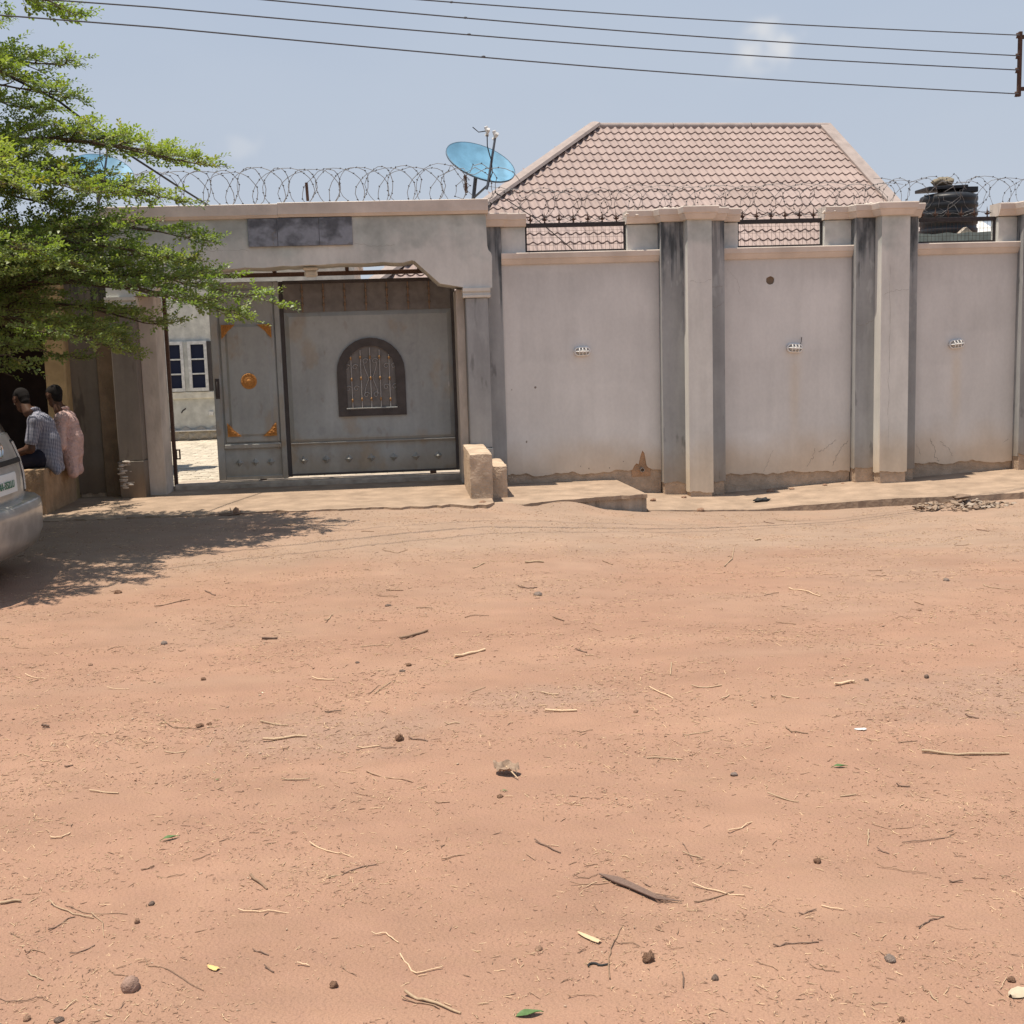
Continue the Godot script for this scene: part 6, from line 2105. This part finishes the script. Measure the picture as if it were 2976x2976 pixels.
func near_mark(x: float, z: float, skip := "") -> Array:   # in words: how far, which way, from what; and the name of that
	var best := 1e9
	var o := ""
	var m := ""
	for q in marks:
		if q[0] == skip: continue
		var d := Vector2(x - q[1], z - q[2])
		var l := d.length()
		if l < best:
			best = l
			m = q[0]
			var way := ""
			if absf(d.x) > absf(d.y): way = "right of" if d.x > 0 else "left of"
			else: way = "before" if d.y > 0 else "behind"
			var far := "just" if l < 0.12 else ("a hand" if l < 0.28 else ("a forearm" if l < 0.55 else ("a step" if l < 1.0 else ("a stride" if l < 1.6 else "well"))))
			o = "%s %s the %s" % [far, way, q[0]]
	return [o, m]

func make_litter() -> void:
	rng.seed = 99
	var tones := {"p": [lin(0.62, 0.45, 0.29), "pale"], "b": [lin(0.38, 0.25, 0.165), "brown"], "d": [lin(0.25, 0.165, 0.12), "dark"]}
	var mats := {}
	for k in tones:
		for j in 3:
			mats[k + str(j)] = surf((tones[k][0] as Color) * [0.9, 1.0, 1.1][j], 0.9, M.mott, Vector3(14, 14, 14))
	var widths := {"1": 0.0017, "2": 0.0027, "3": 0.0052}
	var seen := {}
	for line in TWIGS:
		for s in line:
			var h: PackedStringArray = s.split(":")
			var tw: String = h[0]
			var c: PackedStringArray = h[1].split(",")
			var raw := []
			for i in c.size() / 2: raw.append(Vector2(float(c[i * 2]), float(c[i * 2 + 1])))
			var mid: Vector2 = (raw[0] + raw[-1]) * 0.5
			var dist := Vector2(mid.x, mid.y - 14.4).length()
			var w: float = widths[tw[1]] * clampf(dist / 4.2, 0.85, 1.7)
			var pts := []
			var rad := []
			var L := 0.0
			for i in raw.size() - 1:
				L += raw[i].distance_to(raw[i + 1])
				var n := 4
				for k in n + (1 if i == raw.size() - 2 else 0):
					var p: Vector2 = raw[i].lerp(raw[i + 1], float(k) / n)
					pts.append(Vector3(p.x, ground_y(p.x, p.y) + w * 0.75 + rng.randf_range(0.0, 0.004), p.y) + Vector3(rng.randf_range(-1, 1), 0, rng.randf_range(-1, 1)) * 0.0025)
					rad.append(w * (1.0 - 0.35 * float(pts.size()) / (raw.size() * n)) * rng.randf_range(0.85, 1.12))
			var lift := rng.randf_range(0.0, 0.012)
			pts[0].y += lift
			var o := Vector3(mid.x, ground_y(mid.x, mid.y), mid.y)
			var loc := []
			for p in pts: loc.append(p - o)
			var b := MB.new()
			b.tube(loc, rad, 6)
			var m := obj("dry_twig", b, mats[tw[0] + str(rng.randi() % 3)])
			m.position = o
			var word := "stalk" if tw[0] == "p" else "twig"
			var size := "tiny" if L < 0.07 else ("short" if L < 0.11 else ("medium" if L < 0.17 else ("long" if L < 0.26 else "very long")))
			var thick: String = {"1": "thin", "2": "sturdy", "3": "thick"}[tw[1]]
			var run: Vector2 = raw[-1] - raw[0]
			var lie := "crosswise" if absf(run.x) > absf(run.y) * 1.8 else ("lengthwise" if absf(run.y) > absf(run.x) * 1.8 else ("tipped right" if run.x * run.y < 0.0 else "tipped left"))
			var nm := near_mark(mid.x, mid.y)
			var lab := "%s %s %s%s %s %s %s" % [size, thick, "bent " if raw.size() > 2 else "", tones[tw[0]][1], word, lie, nm[0]]
			if seen.has(lab): lab = "%s %s %s %s, towards the %s" % [size, tones[tw[0]][1], word, nm[0], near_mark(mid.x, mid.y, nm[1])[1]]
			if seen.has(lab): lab = "%s %s %s %s %s, towards the %s" % [size, thick, tones[tw[0]][1], word, nm[0], near_mark(mid.x, mid.y, nm[1])[1]]
			if seen.has(lab): print("same: ", lab)
			seen[lab] = true
			tag(m, lab, "twig", "dry twigs and stalks on the dirt")
	# stones and clods: x, z, width, height, tone, label
	var sm := {"g": surf(lin(0.33, 0.255, 0.21), 0.9, M.mott, Vector3(9, 9, 9), M.grit, 0.6), "b": surf(lin(0.31, 0.18, 0.115), 0.95, M.mott, Vector3(9, 9, 9), M.grit, 0.8), "t": surf(lin(0.44, 0.27, 0.18), 0.95, M.mott, Vector3(9, 9, 9), M.grit, 0.6), "k": surf(lin(0.23, 0.165, 0.13), 0.9, M.mott, Vector3(9, 9, 9), M.grit, 0.6), "r": surf(lin(0.36, 0.235, 0.18), 0.85, M.mott, Vector3(5, 5, 5), M.grit, 0.3)}
	for q in [
		[-0.819, 11.13, 0.052, 0.046, "r", "big rounded pinkish stone, the largest on the near dirt"], [-0.979, 11.26, 0.027, 0.013, "k", "flat dark grey stone in front of the big rounded stone"], [-0.868, 10.59, 0.021, 0.014, "k", "small dark pebble behind the big rounded stone"], [-0.887, 10.72, 0.017, 0.019, "t", "small tan pebble half sunk behind the big rounded stone"],
		[-0.255, 11.19, 0.024, 0.022, "b", "reddish brown pebble between the big stone and the green leaf"], [-1.068, 11.24, 0.02, 0.015, "t", "small tan pebble beside the flat dark grey stone"], [0.634, 11.17, 0.038, 0.030, "b", "brown crumbly clod beside the dark rubber curl"], [0.318, 9.85, 0.027, 0.012, "b", "flat brown pebble in front of the crumpled leaf"],
		[0.332, 11.06, 0.024, 0.012, "t", "smooth tan pebble pressed into the dirt near the rubber curl"], [1.302, 11.28, 0.034, 0.021, "g", "oval speckled grey stone on the near dirt"], [1.318, 10.63, 0.028, 0.021, "b", "dark reddish clod behind the oval grey stone"], [0.798, 11.29, 0.021, 0.018, "k", "dark lump with rootlets to the right of the brown clod"],
		[1.576, 11.44, 0.022, 0.012, "b", "flat reddish pebble by the pale flake at the frame edge"], [1.213, 11.57, 0.018, 0.012, "b", "reddish pebble in front of the oval grey stone"], [1.279, 9.74, 0.028, 0.012, "g", "flat grey pebble to the right of the crumpled leaf"], [2.298, 8.55, 0.024, 0.019, "k", "dark round dung pellet beside the pale forked stalk"],
		[2.601, 8.58, 0.023, 0.023, "k", "dark ring shaped pellet to the right of the forked stalk"], [3.811, 6.17, 0.044, 0.026, "g", "grey stone on the beige dirt far from the twigs"], [3.234, 7.03, 0.034, 0.016, "t", "flat tan stone below the beige patch"], [-0.309, 7.68, 0.023, 0.013, "k", "small dark pebble level with two others on the middle dirt"],
		[-0.021, 7.81, 0.032, 0.018, "b", "brown clod on the middle dirt next to a dark pebble"], [-0.058, 7.92, 0.034, 0.014, "k", "dark flat chip in front of the brown middle clod"], [-0.073, 9.06, 0.036, 0.034, "b", "round clod with a stick beside it on the grey grit"], [-0.15, 6.21, 0.046, 0.017, "k", "dark flat stone on the straw strewn dirt before the slab"],
		[0.891, 6.10, 0.064, 0.028, "g", "flat grey stone among straw in the middle of the road"], [-2.123, 5.42, 0.054, 0.030, "b", "brown stone at the edge of the tree's dappled shade"], [-1.521, 6.89, 0.041, 0.027, "g", "greyish clod just beyond the tree's shade"], [-1.129, 7.86, 0.031, 0.018, "b", "small brown clod on the plain orange dirt"],
		[-1.839, 7.40, 0.03, 0.018, "t", "tan pebble sunk into the orange dirt"], [-0.975, 8.68, 0.025, 0.016, "b", "brown pebble paired with a longer clod"], [-1.016, 8.70, 0.038, 0.018, "b", "longish clod paired with a brown pebble"], [1.047, 8.86, 0.023, 0.016, "t", "tan pebble near the thick pale stalk"], [0.786, 1.98, 0.085, 0.06, "t", "sandy stone at the foot of the square block"], [3.221, 1.35, 0.08, 0.05, "t", "sandy stone against the low kerb end"]]:
		var k := int(absf(q[0]) * 1000 + q[1] * 100)
		var m := obj("stone", stone_mesh(Vector3(q[2] * 0.54, q[3] * 0.62, q[2] * 0.48), k % 97, 0.16 if q[4] != "b" else 0.26), sm[q[4]])
		m.position = Vector3(q[0], ground_y(q[0], q[1]) + q[3] * 0.16, q[1])
		m.rotation.y = k * 0.7
		tag(m, q[5], "stone" if q[4] != "b" else "clod", "stones and clods on the dirt")
	# stones on the pavement by the wall foot
	for q in [[4.35, 0.25, 0.045, "pale stone at the foot of the second bay, largest of four"], [4.62, 0.22, 0.03, "flat pale stone next to the largest one by the wall"], [5.05, 0.16, 0.03, "lone pale stone at the foot of the second bay"], [5.28, 0.14, 0.02, "smallest stone near the second pier's foot"], [2.75, 0.5, 0.03, "stone on the pavement beside the slab's end"], [3.25, 0.45, 0.03, "stone at the foot of the first pilaster"], [2.82, 0.75, 0.035, "grey stone between slab end and first pilaster"]]:
		var m := obj("stone", stone_mesh(Vector3(q[2], q[2] * 0.6, q[2] * 0.8), int(q[0] * 31), 0.25), sm["t"])
		m.position = Vector3(q[0], pave_y(q[0]) + q[2] * 0.35, q[1])
		tag(m, q[3], "stone", "stones on the pavement")
	var bk := obj("black_scrap", stone_mesh(Vector3(0.10, 0.028, 0.05), 5, 0.3), M.car_dark)
	bk.position = Vector3(4.05, pave_y(4.05) + 0.012, 0.88)
	tag(bk, "flat black scrap lying on the pavement", "scrap")
	# the lump with a twig under the tree's shade
	var lump := thing("root_lump", "hairy root lump with a thin crooked twig at the shade's edge", "root", Vector3(-1.70, ground_y(-1.70, 2.06), 2.06))
	obj("lump", stone_mesh(Vector3(0.038, 0.04, 0.034), 8, 0.3), sm["t"], lump).position.y = 0.03
	var b := MB.new()
	b.tube([Vector3(-0.16, 0.015, 0.06), Vector3(-0.06, 0.01, 0.06), Vector3(0.05, 0.02, 0.05), Vector3(0.16, 0.015, 0.07)], [0.008, 0.01, 0.008, 0.004], 5)
	b.tube([Vector3(-0.04, 0.01, 0.05), Vector3(-0.055, 0.08, 0.03)], [0.006, 0.003], 5)
	obj("twig", b, mats["d1"], lump)
	# green leaves
	var lm := surf(lin(0.115, 0.20, 0.07), 0.5, M.mott, Vector3(20, 20, 20))
	for q in [[-0.823, 9.457, 0.012, 0.3, "tiny curled green leaf on the grey grit"], [-0.907, 10.048, 0.032, 0.35, "folded green leaf, second largest on the dirt"], [0.34, 9.801, 0.014, -0.3, "tiny green leaf in front of the crumpled brown leaf"], [0.267, 11.41, 0.040, 0.2, "bright green pointed leaf, the nearest to the camera"], [1.72, 9.75, 0.032, -0.05, "dull green narrow leaf on the right hand dirt"]]:
		var l: float = q[2]
		var rows := []
		for s in [-1.0, 0.0, 1.0]:
			var line := PackedVector3Array()
			for i in 9:
				var t := i / 8.0
				line.append(Vector3((t - 0.5) * 2.0 * l, 0.004 + 0.20 * l * absf(s) * sin(PI * t) + 0.05 * l * sin(PI * t) + 0.05 * l * sin(9.0 * t + s), s * 0.31 * l * sin(PI * pow(t, 0.8))))
			rows.append(line)
		b = MB.new()
		b.grid(rows, true)
		b.tube([Vector3(-l, 0.004, 0), Vector3(-l * 1.25, 0.002, 0.1 * l)], [0.0012], 4)
		var m := obj("green_leaf", b, lm)
		m.position = Vector3(q[0], ground_y(q[0], q[1]) + 0.001, q[1])
		m.rotation.y = q[3]
		tag(m, q[4], "leaf", "fallen green leaves")
	# crumpled brown leaf with its stem
	var dl := thing("dry_leaf", "large crumpled dry brown leaf with a long stem on the dirt", "leaf", Vector3(0.365, ground_y(0.365, 9.6), 9.6))
	b = MB.new()
	var fl := FastNoiseLite.new()
	fl.seed = 2
	fl.frequency = 16.0
	var rows := []
	for i in 15:
		var line := PackedVector3Array()
		for k in 15:
			var u := -1.0 + 2.0 * k / 14.0
			var w := -1.0 + 2.0 * i / 14.0
			var n := sqrt(maxf(0.0, 1.0 - w * w * 0.85))
			var x := u * 0.048 * n + w * 0.02
			var z := w * 0.040
			line.append(Vector3(x, 0.006 + 0.014 * maxf(0.0, 1.0 - u * u) + 0.028 * absf(u + 0.25 * sin(w * 4.0)) * (1.0 - 0.3 * w) + 0.022 * fl.get_noise_2d(x * 3.0, z * 3.0) + 0.012 * fl.get_noise_2d(x * 9.0, z * 9.0), z))
		rows.append(line)
	b.grid(rows, true)
	obj("blade", b, surf(lin(0.37, 0.265, 0.19), 0.9, M.mott, Vector3(12, 12, 12)), dl)
	b = MB.new()
	b.tube([Vector3(0.0, 0.03, 0.0), Vector3(0.018, 0.02, 0.04), Vector3(0.04, 0.006, 0.085)], [0.0025, 0.0035, 0.002], 5)
	obj("stem", b, mats["p1"], dl)
	b = MB.new()
	# dark split palm stalk
	var ps := thing("palm_stalk", "dark split palm stalk with frayed fibres, thick at one end", "stalk", Vector3(0.68, ground_y(0.68, 10.75), 10.75))
	b = MB.new()
	for k in 4:
		var o := [-0.008, -0.003, 0.003, 0.008][k] as float
		var e := rng.randf_range(-0.02, 0.02)
		b.tube([Vector3(-0.088 + o, 0.008, -0.128 - e * 0.4), Vector3(-0.05 + o, 0.012 + absf(o) * -0.3, -0.08 - o), Vector3(-0.012 + o * 0.8, 0.010, -0.03 - o), Vector3(0.05 + o * 1.5 + e, 0.008, 0.056 - o * 2.0), Vector3(0.105 + e * 1.6, 0.005, 0.082 + e)], [0.0025, 0.0058, 0.005, 0.003, 0.0012], 6)
	obj("sheath", b, surf(lin(0.21, 0.14, 0.11), 0.85, M.mott, Vector3(12, 12, 12)), ps)
	b = MB.new()
	for k in 7:
		var o := rng.randf_range(-0.012, 0.012)
		b.tube([Vector3(-0.02, 0.012, -0.03 + o), Vector3(0.05 + o, 0.008, 0.04 + o * 2.0), Vector3(rng.randf_range(0.07, 0.13), 0.006, rng.randf_range(0.05, 0.10))], [0.002, 0.0016, 0.001], 4)
	obj("fibre", b, mats["d1"], ps)
	# rubber curl
	b = MB.new()
	var e := []
	for i in 15:
		var a := PI * 1.15 * i / 14.0
		e.append(Vector3(-0.012 - 0.014 * cos(a - 0.4), 0.006, -0.012 * sin(a - 0.4)))
	e.append_array([Vector3(0.012, 0.006, 0.004), Vector3(0.03, 0.006, 0.0)])
	b.tube(e, [0.0035], 6)
	var rc := obj("rubber_curl", b, M.car_dark)
	rc.position = Vector3(0.488, ground_y(0.488, 11.17), 11.17)
	tag(rc, "curled strip of black rubber beside the upright twig", "scrap")
	# pale flakes, yellow leaf, plastic scrap
	for q in [[0.488, 11.01, 0.045, 0.010, -0.9, "wide pale bark flake beside the upright twig", "bark", lin(0.60, 0.44, 0.27)], [1.56, 11.5, 0.03, 0.022, 0.5, "broken pale flake at the frame edge by the flat reddish pebble", "flake", lin(0.50, 0.42, 0.30)], [-0.605, 11.05, 0.022, 0.010, -0.7, "small yellow dead leaf right of the big rounded stone", "leaf", lin(0.66, 0.46, 0.19)], [1.976, 9.30, 0.026, 0.012, -0.1, "crumpled scrap of clear plastic on the dirt", "plastic", lin(0.62, 0.62, 0.60)], [-1.10, 2.9, 0.06, 0.02, 0.1, "thin curled bark piece before the apron", "bark", lin(0.30, 0.2, 0.13)]]:
		rows = []
		for i in 7:
			var line := PackedVector3Array()
			for k in 9:
				var u := -1.0 + 2.0 * k / 8.0
				var w := -1.0 + 2.0 * i / 6.0
				line.append(Vector3(u * q[2], 0.004 + 0.3 * q[3] * (1.0 - w * w) + 0.25 * q[3] * fl.get_noise_2d(u * 0.12 * k, w * 0.1), w * q[3] * (1.0 - 0.5 * u * u + 0.25 * u)))
			rows.append(line)
		b = MB.new()
		b.grid(rows, true)
		var m := obj("flake", b, surf(q[7], 0.8))
		m.position = Vector3(q[0], ground_y(q[0], q[1]) + 0.001, q[1])
		m.rotation.y = q[4]
		tag(m, q[5], q[6])
	# heap of broken concrete at the kerb: chips one by one
	var rh := thing("rubble_heap", "low heap of pale broken concrete chips beside the kerb", "rubble", Vector3(5.98, ground_y(5.98, 1.9) + 0.0, 1.9))
	var chips := []
	for k in 4: chips.append(stone_mesh(Vector3(0.05, 0.015, 0.034), 40 + k, 0.42, 8).mesh())
	var cm := [surf(lin(0.36, 0.265, 0.19), 0.95, M.mott, Vector3(6, 6, 6)), surf(lin(0.28, 0.20, 0.145), 0.95, M.mott, Vector3(6, 6, 6)), surf(lin(0.41, 0.33, 0.26), 0.95, M.mott, Vector3(6, 6, 6))]
	for k in 130:
		var a := rng.randf() * TAU
		var r := sqrt(rng.randf())
		var x := cos(a) * r * 0.56
		var z := sin(a) * r * 0.30
		var o := put("concrete_chip", chips[k % 4], cm[k % 3], rh)
		o.position = Vector3(x, 0.01 + 0.055 * pow(1.0 - r, 0.8) * rng.randf_range(0.3, 1.0), z)
		o.rotation = Vector3(rng.randf_range(-0.5, 0.5), rng.randf() * TAU, rng.randf_range(-0.5, 0.5))
		o.scale = Vector3.ONE * rng.randf_range(0.3, 1.0)
	var big := put("concrete_chip", chips[1], cm[1], rh)
	big.position = Vector3(-0.02, 0.10, -0.05)
	big.scale = Vector3(2.1, 1.9, 1.7)
	# straw, crumbs and pebbles nobody could count
	var dens := FastNoiseLite.new()
	dens.seed = 61
	dens.frequency = 0.75
	dens.fractal_octaves = 4
	var sx := []
	var sc := []
	var px := []
	var pc := []
	var want := 74000
	var tries := 0
	while sx.size() + px.size() < want and tries < want * 6:
		tries += 1
		var z := 12.2 - 10.7 * pow(rng.randf(), 1.35)
		var hw := (14.9 - z) * 0.46
		var x := 0.087 * (14.4 - z) + rng.randf_range(-hw, hw)
		var lim := 2.1 if x < 0.9 else (1.7 if x < 2.6 else pave_z(x) + 0.03)
		if z < lim: continue
		var q := dens.get_noise_2d(x * 1.2, z * 2.2) * 1.15 + 0.46
		for k in [[-0.35, 8.9, 0.75, 0.42], [0.62, 8.55, 0.55, 0.3], [3.2, 8.9, 1.4, 0.6], [-2.6, 9.6, 0.9, 0.5]]:
			q += 0.55 * smoothstep(1.1, 0.3, Vector2((x - k[0]) / k[2], (z - k[1]) / k[3]).length())
		if rng.randf() > q: continue
		var y := ground_y(x, z)
		var far := clampf((14.4 - z) / 5.0, 0.7, 1.15)
		if rng.randf() < 0.56:
			var s := rng.randf_range(0.35, 1.0) * far
			if rng.randf() < 0.12: s *= 2.2
			sx.append(Transform3D(Basis(Vector3.UP, rng.randf() * TAU) * Basis(Vector3.RIGHT, rng.randf_range(-0.22, 0.22)) * Basis(Vector3.BACK, rng.randf() * TAU) * Basis.from_scale(Vector3(sqrt(s) * 0.9, sqrt(s) * 0.9, s)), Vector3(x, y + 0.0015, z)))
			var t := rng.randf()
			if t < 0.52: sc.append(Color(0.60, 0.43, 0.27) * rng.randf_range(0.8, 1.15))
			elif t < 0.88: sc.append(Color(0.37, 0.24, 0.16) * rng.randf_range(0.75, 1.2))
			else: sc.append(Color(0.24, 0.155, 0.11) * rng.randf_range(0.7, 1.3))
		else:
			var s := rng.randf_range(0.35, 1.0) * far * (1.9 if rng.randf() < 0.06 else 1.0)
			px.append(Transform3D(Basis(Vector3.UP, rng.randf() * TAU) * Basis(Vector3.RIGHT, rng.randf_range(-0.5, 0.5)) * Basis.from_scale(Vector3(s, s, s)), Vector3(x, y + 0.0008 * s, z)))
			var t := rng.randf()
			if t < 0.45: pc.append(Color(0.41, 0.25, 0.17) * rng.randf_range(0.75, 1.15))
			elif t < 0.75: pc.append(Color(0.35, 0.22, 0.152) * rng.randf_range(0.7, 1.2))
			elif t < 0.93: pc.append(Color(0.42, 0.31, 0.22))
			else: pc.append(Color(0.27, 0.185, 0.135))
	var st := MB.new()
	st.tube([Vector3(0, 0, -0.011), Vector3(0.0012, 0.001, -0.003), Vector3(-0.0006, 0.0006, 0.004), Vector3(0.001, 0, 0.011)], [0.0011, 0.0015, 0.0013, 0.0008], 4)
	var so := copies("straw_litter", st.mesh(), M.tint, sx, sc)
	tag(so, "fine broken straw scattered over the dirt", "straw", "", "stuff")
	var po := copies("crumb_litter", stone_mesh(Vector3(0.0036, 0.0023, 0.003), 3, 0.3, 6).mesh(), M.tint, px, pc)
	tag(po, "small crumbs of soil and grit on the dirt", "grit", "", "stuff")
